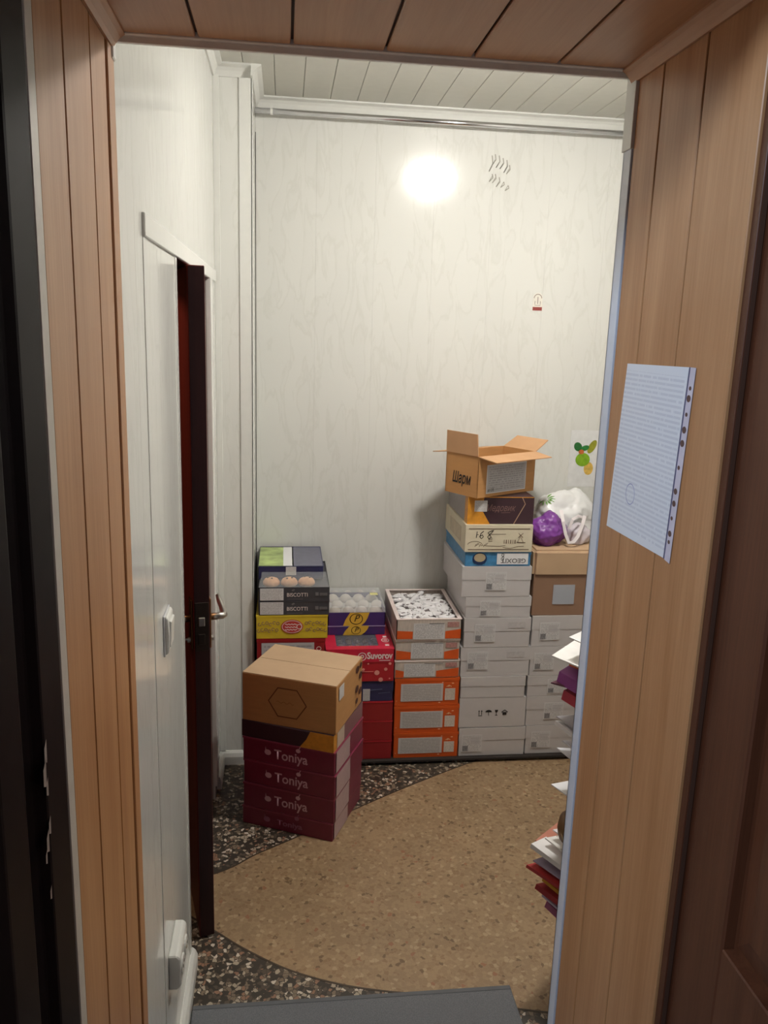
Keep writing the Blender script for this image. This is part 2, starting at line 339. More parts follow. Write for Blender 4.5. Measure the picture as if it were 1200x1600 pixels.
# cornices
COR = [(0, 0), (.036, 0), (.036, -.006), (.020, -.012), (.012, -.022), (.006, -.040), (0, -.040)]
def cornice(n, lab, p0, p1, kind_axis, sgn, const):
    mb = MB()
    if kind_axis == 'x': mb.prism([(const-sgn*a, ZC+b) for a, b in COR], p0, p1, 'x')
    else: mb.prism([(const+sgn*a, ZC+b) for a, b in COR], p0, p1, 'y')
    return link(n, mb.mesh(n, WHITE_TRIM), kind='structure', label=lab, cat='cornice')
cornice('trim_3', 'white cornice along the top of the back wall', -.121, XR, 'x', 1, YB)
cornice('trim_4', 'white cornice along the top of the left wall', YJ, 3.204, 'y', 1, XL)
cornice('trim_5', 'short white cornice over the front of the corner column', XL, -.121, 'x', 1, 3.204)
cornice('trim_6', 'short white cornice over the side of the corner column', 3.168, YB, 'y', 1, -.121)
# baseboards
BS = [(0, 0), (.018, 0), (.018, .035), (.012, .05), (.004, .058), (0, .058)]
link('baseboard_left', MB().prism([(XL+a, b) for a, b in BS], YJ, YN, 'y').prism([(XL+a, b) for a, b in BS], YF+.07, 3.204, 'y').mesh('baseboard_left', WHITE_TRIM), kind='structure', label='white plastic baseboard along the left wall', cat='baseboard')
link('baseboard_column', MB().prism([(3.204-a, b) for a, b in BS], XL, -.118, 'x').mesh('baseboard_column', WHITE_TRIM), kind='structure', label='white plastic baseboard at the foot of the corner column', cat='baseboard')
# right wall and the hall side wall around the doorway (mostly out of sight)
B('wall_right', XR, XR+.15, YJ, YB+.1, 0, 2.95, PVC, kind='structure', label='white right wall hidden behind the doorway jamb', cat='wall')
wf = link('wall_front', MB().box(-1.3, JL-.012, YO+.03, YJ-.0005, 0, 2.95).box(JR+.012, 2.1, YO+.03, YJ-.0005, 0, 2.95).box(JL-.012, JR+.012, YO+.03, YJ-.0005, ZS+.014, 2.95).mesh('wall_front', CONCRETE),
          kind='structure', label='thick wall pierced by the wood-lined doorway', cat='wall')

# wood lining of the doorway: left jamb, right jamb, soffit, each board on its own
t = link('trim_7', MB().box(JL-.012, JL-.006, YO, YJ, 0, ZS+.01).mesh('trim_7', GROOVE), kind='structure', label='beech-coloured boards lining the left side of the doorway', cat='door lining')
for a, b in ((YO, 1.073), (1.078, 1.217), (1.221, 1.318)): B('board', JL-.006, JL, a, b, 0, ZS-.02, BEECH, t, bevel=.0015)
B('edge_profile', JL-.006, JL+.002, 1.325, YJ+.002, 0, ZS-.0, BEECH, t, bevel=.002)
t = link('trim_8', MB().box(JR+.006, JR+.012, YO, YJ, 0, ZS+.01).mesh('trim_8', GROOVE), kind='structure', label='beech-coloured boards lining the right side of the doorway', cat='door lining')
for a, b in ((.972, 1.1195), (1.1235, 1.2485), (1.2525, 1.339)): B('board', JR, JR+.006, a, b, 0, ZS-.02, BEECH, t, bevel=.0012)
t = link('trim_9', MB().box(JL, JR, YO-.02, YJ-.01, ZS+.007, ZS+.014).mesh('trim_9', GROOVE), kind='structure', label='brown boards lining the top of the doorway', cat='door lining')
xs = [JL, -.130, .009, .149, .284, .420, JR]
for a, b in zip(xs[:-1], xs[1:]): B('board', a+.0022, b-.0022, YO-.02, YJ-.013, ZS, ZS+.007, BEECHY, t, bevel=.0018)
MO = [(0, 0), (.021, 0), (.021, -.003), (.015, -.007), (.008, -.015), (.004, -.021), (0, -.021)]
link('trim_10', MB().prism([(JL+a, ZS+b) for a, b in MO], YO-.02, YJ-.01, 'y').mesh('trim_10', BEECHY), kind='structure', label='wooden corner moulding above the left jamb', cat='moulding')
link('trim_11', MB().prism([(JR-a, ZS+b) for a, b in MO], YO-.02, YJ-.01, 'y').mesh('trim_11', BEECHY), kind='structure', label='wooden corner moulding above the right jamb', cat='moulding')
LINT = mat('greyish_plastic_profile', (240, 238, 234), .45)
link('trim_12', MB().box(JL, JR, YJ-.004, YJ+.004, ZS-.011, ZS+.012).box(JL, JR, YJ-.013, YJ+.004, ZS-.002, ZS+.012).mesh('trim_12', LINT, .0008), kind='structure', label='thin grey plastic profile along the top inner edge of the doorway', cat='corner profile')
link('trim_13', MB().box(JR-.002, JR+.006, 1.343, YJ+.004, 0, 2.105).box(JR-.002, JR+.03, YJ+.0, YJ+.004, 0, 2.105).mesh('trim_13', BLUISH, .0008), kind='structure', label='long pale plastic corner strip down the right jamb edge', cat='corner profile')
link('trim_14', MB().box(JR-.005, JR+.004, 1.340, YJ+.006, 2.092, ZS-.006).mesh('trim_14', WHITE_TRIM, .0008), kind='structure', label='short white plastic corner piece at the top of the right jamb edge', cat='corner profile')
link('trim_15', MB().box(JL-.002, JL+.005, 1.352, YJ+.005, 2.175, ZS-.004).mesh('trim_15', WHITE_TRIM, .002), kind='structure', label='small white plastic cap at the top corner of the left jamb', cat='corner profile')

# hall side, left: dark glossy door frame with a grey metal strip
t = link('trim_16', None, kind='structure', label='dark glossy outer door frame at the left edge', cat='door frame')
B('metal_strip', JL-.03, JL+.001, .922, YO-.001, 0, 2.25, mat('dull_grey_metal', (196, 190, 180), .45, .1), t, bevel=.003)
link('frame_post', MB().prism([(JL-.10, .60), (JL-.035, .60), (JL-.030, .66), (JL-.004, .675), (JL+.004, .70), (JL+.004, .765), (JL-.004, .785), (JL-.010, .80), (JL-.004, .815), (JL+.005, .83), (JL+.005, .905), (JL-.002, .920), (JL-.10, .920)], 0, 2.30, 'z').mesh('frame_post', BLACKF, .002), t)
link('frame_head', MB().box(JL-.10, JR+.12, .78, .92, ZS+.06, ZS+.16).mesh('frame_head', BLACKF, .004), t)
# chips where the paint is worn on the frame edge
CH = mat('worn_paint_chip', (150, 136, 128), .6)
mb = MB()
for (px_, py_, s) in ((71, 1175, 5), (70, 1210, 6), (74, 1230, 4), (78, 1290, 4), (75, 1315, 5), (80, 1395, 3), (73, 1340, 3)):
    p = onX(px_, py_, JL+.0056); q = s*.0011
    mb.add([(p.x, p.y+q, p.z+q*2.2), (p.x, p.y-q*.6, p.z+q), (p.x, p.y-q*.8, p.z-q*1.8), (p.x, p.y+q*.7, p.z-q*2.6)], [(0, 1, 2, 3)])
link('paint_chip', mb.mesh('paint_chip', CH), t)

# hall side, right: brown panelled door folded back, its hinge side next to the jamb
d1 = link('door_1', None, (None), (JR+.014, .962, .012), kind='structure', label='dark brown panelled wooden door standing open at the right edge', cat='door')
DW, DH, DT = .84, 2.12, .04
YP = .113                      # stile width
link('stile', MB().box(0, DT, -YP, -.006, 0, DH).mesh('stile', BROWN, .003), d1)
link('stile', MB().box(0, DT, -DW, -DW+YP, 0, DH).mesh('stile', BROWN, .003), d1)
pz = onX(1127, 1478, JR+.016).z
for a, b in ((0, .18), (.86, pz-.012), (DH-.16, DH)): link('rail', MB().box(0, DT, -DW+YP, -YP, a, b).mesh('rail', BROWN, .002), d1)
for a, b in ((.18, .86), (pz-.012, DH-.16)):
    y0, y1 = -DW+YP, -YP; g = .014; q = .034
    mb = MB().box(.017, DT-.012, y0, y1, a, b)
    ring = lambda k, x_: [(x_, y0+k, a+k), (x_, y1-k, a+k), (x_, y1-k, b-k), (x_, y0+k, b-k)]
    mb.add(ring(g, .0165)+ring(g, .012)+ring(g+q, .003), [(0, 1, 5, 4), (1, 2, 6, 5), (2, 3, 7, 6), (3, 0, 4, 7), (4, 5, 9, 8), (5, 6, 10, 9), (6, 7, 11, 10), (7, 4, 8, 11), (8, 9, 10, 11)])
    link('panel', mb.mesh('panel', BROWN), d1)
B('trim_17', JR+.004, JR+.022, .956, .9715, 0, 2.2, BROWN, kind='structure', label='narrow dark brown strip standing in for the shade between right jamb and open door', cat='door frame')  # brown strip modelled for the shadow line along the door's hinge side

# inner red door, ajar, lock edge towards the doorway
hx, hy = -.41, 2.905
lx, ly = -.243, 2.176
ang = math.atan2(lx-hx, -(ly-hy))        # swing from the wall line
LL = math.hypot(lx-hx, ly-hy); DT2 = .044; DZ = 1.943
d2 = link('door_2', None, None, (lx, ly, .008), rz=ang, kind='structure', label='dark red lacquered door standing ajar in the left wall', cat='door')
# local: +y runs from the lock edge to the hinge, +x is the room side
link('leaf', MB().box(0, DT2, 0, LL, 0, DZ-.008).mesh('leaf', REDWOOD, .002), d2)
B('edge_band', .003, DT2-.001, -.0018, .0, .0, DZ-.010, DARKEDGE, d2, bevel=.0004)
hz = zat(-.17, 2.18, 971)-.008
lk = B('lock_plate', .004, DT2-.003, -.0035, .0, hz-.085, hz+.055, IRON, d2, bevel=.0008)
B('latch', .012, DT2-.014, -.010, -.0035, hz-.012, hz+.014, STEEL, lk, bevel=.002)
B('dead_bolt', .012, DT2-.014, -.0055, -.0035, hz-.065, hz-.035, IRON, lk, bevel=.001)
for side in (1, -1):
    x0 = DT2 if side > 0 else 0
    bpm = link('back_plate', MB().box(min(x0, x0+side*.006), max(x0, x0+side*.006), .012, .05, hz-.085, hz+.06).mesh('back_plate', BRASS, .002), d2)
    link('lever', MB().tube([(x0+side*.005, .034, hz), (x0+side*.04, .034, hz), (x0+side*.046, .042, hz), (x0+side*.048, .075, hz+.002), (x0+side*.046, .13, hz+.012), (x0+side*.043, .145, hz+.026)], [.0105, .0095, .0095, .009, .008, .006], 10).mesh('lever', STEEL, smooth=True), bpm)
    link('key_cylinder', MB().tube([(x0+side*.004, .031, hz-.062), (x0+side*.014, .031, hz-.062)], .008, 10).mesh('key_cylinder', STEEL), bpm)
link('key', MB().box(-.03, -.012, .030, .033, hz-.064, hz-.058).box(-.04, -.03, .029, .034, hz-.072, hz-.056).mesh('key', STEEL, .001), d2)

# chrome rail under the back cornice
ra = onY(398, 172, YB-.06); rb = onY(975, 205, YB-.06)
rl = link('curtain_rail', MB().tube([(-.119, YB-.055, 2.628), (XR-.002, YB-.055, 2.628)], .011, 12).mesh('curtain_rail', CHROME, smooth=True), label='thin chrome rail running under the back cornice', cat='rail')
for xx in (-.055, 1.45):
    link('bracket', MB().box(xx-.006, xx+.006, YB-.064, YB, 2.638, 2.645).tube([(xx-.005, YB-.055, 2.628), (xx+.005, YB-.055, 2.628)], .0135, 12).mesh('bracket', WHITE_TRIM), rl)

# ceiling lamp (out of frame, seen as the bright reflection on the back wall)
lb = link('ceiling_lamp', MB().lathe([(.10, 0), (.115, -.004), (.115, -.030), (.10, -.036)], (LAMP.x, LAMP.y, ZC)).mesh('ceiling_lamp', WHITE_TRIM, smooth=False), label='round white ceiling lamp above the storeroom floor', cat='lamp')
em = bpy.data.materials.new('lamp_glow'); em.use_nodes = True; nt = em.node_tree; nt.nodes.clear()
en = nt.nodes.new('ShaderNodeEmission'); en.inputs[0].default_value = (1.0, .962, .895, 1); en.inputs[1].default_value = LAMP_STRENGTH
on_ = nt.nodes.new('ShaderNodeOutputMaterial'); nt.links.new(en.outputs[0], on_.inputs[0])
rr = .10
link('diffuser', MB().lathe([(rr*math.cos(a), -.036-rr*.75*math.sin(a)) for a in [math.pi/2*k/8 for k in range(8)]]+[(.004, -.036-rr*.75)], (LAMP.x, LAMP.y, ZC)).mesh('diffuser', em, smooth=True), lb)

# light switch and wall socket on the left wall
p = onX(259, 985, XL)
sw = link('light_switch', MB().prism([(0, -.042), (.006, -.044), (.011, -.038), (.013, 0), (.011, .038), (.006, .044), (0, .042)], -.036, .036, 'y').mesh('light_switch', WHITE_TRIM, .002), None, (XL, p.y, p.z), label='white rocker light switch on the left wall', cat='light switch')
link('rocker', MB().prism([(.011, -.030), (.0135, -.030), (.0165, .028), (.011, .030)], -.024, .024, 'y').mesh('rocker', WHITE_TRIM, .001), sw)
B('back_box', .0001, .004, -.041, .041, -.046, .046, mat('white_switch_base', (198, 198, 202), .4), sw, bevel=.001)
p = onX(282, 1490, XL+.02)
so = link('wall_socket', MB().prism([(0, -.045), (.020, -.045), (.028, -.036), (.028, .036), (.020, .045), (0, .045)], -.062, .062, 'y').mesh('wall_socket', WHITE_TRIM, .003), None, (XL, p.y, max(.115, p.z)), label='white surface-mounted double wall socket low on the left wall', cat='socket')
for yy in (-.03, .03):
    rg = link('socket_ring', MB().tube([(.027, yy, 0), (.031, yy, 0)], .022, 20).mesh('socket_ring', WHITE_TRIM), so)
    link('pin_hole', MB().tube([(.0305, yy-.009, 0), (.0318, yy-.009, 0)], .0035, 8).tube([(.0305, yy+.009, 0), (.0318, yy+.009, 0)], .0035, 8).mesh('pin_hole', BLACK), rg)

# grey door mat
m0 = onZ(275, 1577, .008); m1 = onZ(798, 1539, .008)
MATM = mat('grey_woven_mat', (110, 112, 116), .9, var=.25, scale=420, bump=.5)
mt = link('door_mat', MB().box(XL+.02, .64, 1.40, 1.912, .0015, .009).mesh('door_mat', MATM, .003), rz=0, label='flat grey fabric door mat inside the doorway', cat='mat')
mb = MB()
mt2 = link('edge_binding', MB().box(XL+.02, .64, 1.898, 1.916, .002, .0105).mesh('edge_binding', mat('dark_grey_binding', (98, 100, 104), .85), .003), mt)

# papers on the right jamb: a printed sheet in a punched clear sleeve
sh = link('document_sleeve', None, None, (JR-.0006, 1.19, 1.61), label='printed sheet in a punched clear sleeve taped to the right jamb', cat='document')
def jamb(p): q = onX(p[0], p[1], JR-.0012); return (-.0006, q.y-1.19, q.z-1.61)
cs = [jamb(p) for p in ((981, 568), (1079, 574), (1037, 872), (948, 821))]
def quad(name, c, th, m, par):
    vs = [tuple(v) for v in c]+[(v[0]-th, v[1], v[2]) for v in c]
    return link(name, MB().add(vs, [(0, 1, 2, 3), (7, 6, 5, 4)]+[(i, (i+1) % 4, 4+(i+1) % 4, 4+i) for i in range(4)]).mesh(name, m), par)
DOCJ = printed('printed_document_sheet', (224, 228, 236), (196, 200, 213), 38, .62)
nt = DOCJ.node_tree
for l in list(nt.links):                     # the sheet stands across Y, so its print runs along Y
    if l.from_socket.name == 'X' and l.from_node.type == 'SEPXYZ':
        to = l.to_socket; nt.links.remove(l); nt.links.new(nt.nodes['Separate XYZ'].outputs['Y'], to)
sheet = quad('sheet', cs, .0004, DOCJ, sh)
cs2 = [jamb(p) for p in ((1079, 574), (1088, 575), (1046, 881), (1038, 874))]
band = quad('punched_band', cs2, .0004, mat('sleeve_band', (206, 200, 214), .3), sh)
quad('sheet_edge', [(v[0]-.0005, v[1], v[2]) for v in [jamb(p) for p in ((1077.6, 574), (1079.6, 574), (1038.4, 873), (1036.6, 872))]], .0002, mat('sheet_edge_shadow', (86, 86, 120), .6), sh)
HOLE = mat('punched_hole', (98, 72, 66), .7)
for (a, b, s) in ((1079, 607, 3), (1076.5, 623, 5), (1073, 648, 3), (1069.5, 672, 5), (1066.5, 693, 5), (1061, 731, 3.2), (1056, 768, 4.5), (1053.5, 787, 4.5), (1050, 810, 3), (1047, 834, 4.5), (1045.5, 847, 3)):
    c = jamb((a, b)); n = 10
    link('punch_hole', MB().add([(-.0012, c[1]+s*.0012*math.cos(2*math.pi*k/n), c[2]+s*.0010*math.sin(2*math.pi*k/n)) for k in range(n)], [tuple(range(n))]).mesh('punch_hole', HOLE), sh)
c = jamb((985, 772)); mb = MB(); n = 24; ro, ri = .017, .0155
vs = [(-.0012, c[1]+q*math.cos(2*math.pi*k/n), c[2]+q*math.sin(2*math.pi*k/n)) for q in (ro, ri) for k in range(n)]
link('round_stamp', mb.add(vs, [(k, (k+1) % n, n+(k+1) % n, n+k) for k in range(n)]).mesh('round_stamp', mat('stamp_ink', (150, 156, 196), .6)), sh)

# small arched sticker and fruit poster on the back wall
p = onY(840, 472, YB); st = link('warning_sticker', None, None, (p.x, YB-.0004, p.z), label='tiny arched sticker with a dark red band on the back wall', cat='sticker')
arch = [(-.021, -.036), (.021, -.036), (.021, .018)]+[(.021*math.cos(a), .018+.021*math.sin(a)) for a in [math.pi*k/10 for k in range(1, 10)]]+[(-.021, .018)]
link('backing', MB().prism([(a, b) for a, b in arch], -.0006, .0002, 'y').mesh('backing', mat('sticker_white', (226, 222, 212), .4)), st)
link('print', MB().ribbon([(.017*math.cos(a), .016+.017*math.sin(a)) for a in [math.pi*k/12 for k in range(13)]], .004, -.0010).ribbon([(-.012, .004), (-.012, -.010)], .003, -.001).ribbon([(.012, .004), (.012, -.010)], .003, -.001).ribbon([(0, .022), (0, -.008)], .004, -.001).ribbon([(-.014, -.014), (.014, -.014)], .0025, -.001).mesh('print', mat('sticker_grey_print', (156, 146, 138), .5)), st)
link('band', MB().box(-.021, .021, -.0012, -.0008, -.036, -.021).mesh('band', mat('sticker_red', (142, 58, 52), .5)), st)
p = onY(893, 672, YB); po = link('fruit_poster', None, None, (p.x, YB-.0004, p.z), label='white sheet with printed limes and leaves on the back wall', cat='poster')
link('sheet', MB().box(0, .20, -.0008, .0002, -.26, 0).mesh('sheet', mat('poster_white', (224, 224, 224), .3)), po)
def fruit(px_, py_, rx, rz, c, nm, rot=0, k=0):
    q = onY(px_, py_, YB)
    link(nm, MB().disc((q.x-p.x, q.z-p.z), rx, rz, -.0012-k*.0003, rot=rot).mesh(nm, mat('print_'+nm+str(k), c, .35, var=.2, scale=60)), po)
fruit(919, 732, .022, .030, (214, 176, 84), 'lemon', 0, 0); fruit(925, 698, .016, .034, (150, 150, 40), 'leaf', -.5, 1)
fruit(903, 698, .018, .022, (30, 104, 44), 'leaf', .6, 2); fruit(914, 700, .020, .012, (36, 118, 52), 'leaf', .3, 3); fruit(910, 718, .034, .031, (128, 172, 28), 'lime', 0, 4); fruit(908, 706, .013, .011, (196, 104, 48), 'orange_slice', 0, 5)

# ------------------------------------------------------------------ cartons
YFR = 3.16; PZ = .022
pal = link('floor_pallet', None, None, (.55, 3.36, 0), label='low dark wooden pallet under the row of cartons', cat='pallet')
PALM = mat('dark_pallet_wood', (44, 36, 32), .8, var=.2)
for yy in (-.17, 0, .17): link('deck_board', MB().box(-.66, .93, yy-.05, yy+.05, .012, PZ).mesh('deck_board', PALM, .001), pal)
for xx in (-.6, -.1, .35, .86): link('runner', MB().box(xx-.04, xx+.04, -.165, .22, .0005, .012).mesh('runner', PALM, .001), pal)

def carton(name, w, d, h, c, rz, m, label, cat='carton', group=None, lid=None, lidm=None, lip=.0016, bevel=.0018, body=True):
    """closed carton; origin at the middle of its base; local -y is the front"""
    mb = MB().box(-w/2, w/2, -d/2, d/2, 0, h)
    o = link(name, mb.mesh(name, m, bevel), None, c, rz, label, cat, group)
    if lid:
        lm = MB(); z0 = h*(1-lid); q = lip
        lm.add([(-w/2-q, -d/2-q, z0), (w/2+q, -d/2-q, z0), (w/2+q, d/2+q, z0), (-w/2-q, d/2+q, z0), (-w/2-q, -d/2-q, h+.0006), (w/2+q, -d/2-q, h+.0006), (w/2+q, d/2+q, h+.0006), (-w/2-q, d/2+q, h+.0006)],
               [(0, 1, 5, 4), (1, 2, 6, 5), (2, 3, 7, 6), (3, 0, 4, 7), (4, 5, 6, 7)])
        link('lid', lm.mesh('lid', lidm or m, 0), o)
    else:                                         # flap seam and folded edges
        link('top_seam', MB().box(-w/2+.006, w/2-.006, -.0012, .0012, h-.0004, h+.0004).mesh('top_seam', mat('seam_dark', (70, 56, 46), .8)), o)
    return o
def front(o, name, x0, x1, z0, z1, m, d, off=.0022, face='f'):
    if face == 'f': mb = MB().box(x0, x1, -d/2-off-.0004, -d/2-off+.0004, z0, z1)
    elif face == 'r': mb = MB().box(d/2+off-.0004, d/2+off+.0004, x0, x1, z0, z1)
    else: mb = MB().box(-d/2-off-.0004, -d/2-off+.0004, x0, x1, z0, z1)
    return link(name, mb.mesh(name, m), o)
def ext(px0, px1, py, Y): return onY(px0, py, Y).x, onY(px1, py, Y).x
def shipping_label(o, cx, cz, wd, ht, d, off=.0024, face='f'):
    lb_ = front(o, 'label', cx-wd/2, cx+wd/2, cz-ht/2, cz+ht/2, PRINT, d, off, face)
    if face == 'f':
        link('barcode', MB().box(cx-wd/2+.004, cx-wd/2+wd*.32, -d/2-off-.0009, -d/2-off-.0005, cz-ht/2+.004, cz-ht/2+ht*.36).mesh('barcode', BARC), lb_)
        link('text_block', MB().box(cx-wd*.08, cx+wd*.40, -d/2-off-.0009, -d/2-off-.0005, cz-ht*.05, cz+ht*.40).mesh('text_block', PRINTL), lb_)

# --- white carton columns
XMID = onY(770, 1000, YFR).x
def levels(xp, ys, Y=YFR):
    out = []
    for yy in ys: out.append(onY(xp, yy, Y).z)
    out[0] = PZ; return out
DZs = levels(770, [1182, 1136.5, 1090, 1057, 1011.5, 965.5, 932.5, 885, 862.5])
Dx = [(717, 819), (718, 820), (720, 820), (720, 827), (725, 828), (728, 829), (722, 829)]
Dd = [.40, .40, .39, .40, .40, .39, .40]
Dlab = ['white carton at the very bottom of the tall white stack', 'white carton printed with four black handling symbols', 'plain thin white carton right above the handling-symbol carton',
        'white carton with grey label near its left edge, beside the orange-and-white trays', 'white carton fifth from the floor in the tall white stack', 'thinner white carton second from the top of the tall white stack', 'white carton directly under the blue box in the tall stack']
Dl = [(.15, .46), None, None, (.2, .55), (.27, .5), (.33, .45), (.45, .52)]
for i, (a, b) in enumerate(Dx):
    py = (1160, 1115, 1073, 1035, 988, 950, 908)[i]; x0, x1 = ext(a, b, py, YFR); h = DZs[i+1]-DZs[i]; wd = x1-x0; dp = Dd[i]
    o = carton('white_carton', wd, dp, h-.0015, ((x0+x1)/2, YFR+dp/2+.002*(i % 2), DZs[i]), 0, WHITEBOX, Dlab[i], 'carton', 'white cartons in the two right-hand stacks', lid=.44 if i != 1 else .97)
    if Dl[i]: shipping_label(o, -wd/2+wd*Dl[i][0]+.012, h*Dl[i][1], .088, min(.078, h*.72), dp, .003)
    if i == 1:
        yb = -dp/2-.0032; u = .0105; z = h*.5; xx = -wd*.185; mb = MB()
        def rb(pts, wdt, ox): mb.ribbon([(ox+a*u, z+b*u) for a, b in pts], wdt*u, yb)
        rb([(-.8, -1.2), (.8, -1.2)], .3, xx)
        for s in (-.55, .55): rb([(s, -.9), (s, 1)], .28, xx); mb.add([(xx+(s-.35)*u, yb, z+.6*u), (xx+(s+.35)*u, yb, z+.6*u), (xx+s*u, yb, z+1.3*u)], [(0, 1, 2)])
        x2 = xx+.036; mb.add([(x2+1.35*u*math.cos(t_), yb, z+.25*u+1.0*u*math.sin(t_)) for t_ in [math.pi*k/10 for k in range(11)]], [tuple(range(11))]); rb([(0, .3), (0, -1.1), (.3, -1.25)], .22, x2)
        x3 = x2+.034; mb.add([(x3-.7*u, yb, z+1.2*u), (x3+.7*u, yb, z+1.2*u), (x3+.45*u, yb, z+.2*u), (x3, yb, z-.1*u), (x3-.45*u, yb, z+.2*u)], [(0, 1, 2, 3, 4)]); rb([(0, 0), (0, -1.1)], .25, x3); rb([(-.5, -1.15), (.5, -1.15)], .3, x3)
        x4 = x3+.036; rb([(-1.3, .1), (0, 1.1), (1.3, .1)], .35, x4); mb.add([(x4-.8*u, yb, z-1.1*u), (x4+.8*u, yb, z-1.1*u), (x4+.8*u, yb, z+.1*u), (x4-.8*u, yb, z+.1*u)], [(0, 1, 2, 3)])
        link('handling_symbols', mb.mesh('handling_symbols', BLACK), o)
    if i in (3, 4): front(o, 'faint_print', wd*.16, wd*.42, h*.66, h*.86, mat('faint_grey_print', (190, 186, 186), .5, var=.08, scale=120), dp, .003)
Ex0 = (819, 820, 822, 826, 829); EZ = levels(865, [1177.5, 1133, 1088, 1056, 1010, 962.5])
Elab = ['white carton at the bottom of the right-hand stack next to the poking-out papers', 'white carton second from the floor in the right-hand stack', 'thin white carton in the middle of the right-hand stack', 'white carton second below the brown box', 'white carton directly under the brown box with the clear pocket']
for i in range(5):
    py = (1155, 1110, 1072, 1033, 987)[i]; x0 = onY(Ex0[i], py, YFR).x+.007; h = EZ[i+1]-EZ[i]; wd = .285; dp = .40
    o = carton('white_carton', wd, dp, h-.0015, (x0+wd/2, YFR+dp/2+.003, EZ[i]), 0, WHITEBOX, Elab[i], 'carton', 'white cartons in the two right-hand stacks', lid=.44)
    shipping_label(o, -wd/2+(.065, .12, .13, .06, .075)[i], h*.5, .086, min(.076, h*.7), dp, .003)
# brown box with loose telescoping lid on the right stack
zb0 = EZ[5]; zb1 = onY(865, 902, YFR).z; zb2 = onY(865, 860, YFR).z
x0 = onY(829, 930, YFR).x+.012; wd = .30; dp = .39
bx_ = carton('brown_box', wd, dp, zb2-zb0-.012, (x0+wd/2, YFR+dp/2+.008, zb0), 0, KRAFT_DK, 'dull brown box with tan lid and clear pocket on its front', 'box', lid=.06)
q = .008; lz0 = zb1-zb0; lz1 = zb2-zb0
lm = MB(); o_ = [(-wd/2-q, -dp/2-q), (wd/2+q, -dp/2-q), (wd/2+q, dp/2+q), (-wd/2-q, dp/2+q)]
lm.box(-wd/2-q, wd/2+q, -dp/2-q, dp/2+q, lz0, lz1)
link('tan_lid', lm.mesh('tan_lid', KRAFT_TAN, .012, seg=3), bx_)
pc = front(bx_, 'clear_pocket', -wd/2+.085, -wd/2+.178, .050, .135, clear('pocket_plastic', (200, 205, 215), .15, .5), dp, .003)
front(bx_, 'pocket_slip', -wd/2+.092, -wd/2+.170, .055, .128, PRINT, dp, .0015)
LIDZ = zb0+lz1

# --- blue box, cream box, plum box on the tall white stack
z = DZs[7]; x0, x1 = ext(727, 829.5, 873, YFR); wd = x1-x0; dp = .40; h = DZs[8]-z
o = carton('blue_box', wd, dp, h-.001, ((x0+x1)/2, YFR+dp/2+.004, z), 0, BLUE, 'flat blue box with a round emblem and an upside-down white label', 'box', lid=.2)
front(o, 'label', wd*.0-.005, wd*.46, .008, h-.006, PAPER, dp, .0026)
letters(o, 'GEOXIT', .026, wd*.235, -dp/2-.0036, h*.40, INKGREY, roty=math.pi, width=.105, bold=.0006)
mb = MB().disc((-wd*.28, h*.52), .030, .026, -dp/2-.0026, 24); link('emblem', mb.mesh('emblem', mat('navy_emblem', (34, 54, 92), .4)), o)
link('emblem_face', MB().disc((-wd*.28, h*.60), .024, .018, -dp/2-.0031, 24).mesh('emblem_face', mat('emblem_tan', (176, 160, 130), .45)), o)
link('handwritten_mark', MB().ribbon([(wd*.06+a*.012, h*.62+b*.014) for a, b in ((.5, 1), (-.2, 1.1), (-.3, .5), (.6, .2), (.5, -.6), (-.2, -.9), (-.4, -.4), (.2, .2), (.7, .9))], .0024, -dp/2-.0038).mesh('handwritten_mark', BLACK), o)
z = DZs[8]; zt = onY(778, 820, YFR).z; x0, x1 = ext(727.5, 831, 840, YFR); wd = x1-x0; dp = .41; h = zt-z
o = carton('cream_box', wd, dp, h-.001, ((x0+x1)/2, YFR+dp/2-.002, z), 0, CREAM, 'cream carton with black handwritten 168 on its printed front', 'box', lid=.985)
LBR = mat('brown_line_print', (112, 92, 76), .6)
yb = -dp/2-.0026; mb = MB()
mb.ribbon([(-wd*.46, h*.86), (wd*.46, h*.86)], .0035, yb).ribbon([(-wd*.46, h*.10), (wd*.46, h*.10)], .0035, yb)
mb.ribbon([(-wd*.16, h*.66), (wd*.10, h*.665)], .002, yb).ribbon([(-wd*.2, h*.24), (0, h*.22), (wd*.1, h*.25)], .002, yb).ribbon([(wd*.06, h*.18), (wd*.18, h*.14), (wd*.3, h*.22), (wd*.38, h*.23)], .002, yb)
for k in range(9): mb.ribbon([(-wd*.36+k*.006, h*.2+.004*(k % 3)), (-wd*.34+k*.006, h*.30+.006*math.sin(k))], .002, yb)
mb.ribbon([(-wd*.36+.03*math.cos(a), h*.28+.014*math.sin(a)) for a in [math.pi*k/9 for k in range(10)]], .0016, yb)
for k in range(6): mb.ribbon([(wd*.08+k*.009, h*.32), (wd*.08+k*.009, h*.46)], .004 if k % 2 else .0025, yb)
mb.ribbon([(wd*.27, h*.36), (wd*.40, h*.36)], .003, yb).ribbon([(wd*.28, h*.36), (wd*.32, h*.58), (wd*.37, h*.36)], .002, yb).ribbon([(wd*.29, h*.70), (wd*.36, h*.54)], .0025, yb).ribbon([(wd*.36, h*.70), (wd*.29, h*.54)], .0025, yb)
for k in range(3): mb.ribbon([(-wd*.16, h*(.52-.06*k)), (-wd*.10, h*(.52-.06*k))], .002, yb)
link('line_print', mb.mesh('line_print', LBR), o)
mb = MB(); zz = h*.64; s = .0155
mb.ribbon([(-wd*.345, zz-.8*s), (-wd*.335, zz+.9*s)], .003, yb-.0004); mb.ribbon([(-wd*.345, zz), (-wd*.31, zz+.1*s)], .0022, yb-.0004)
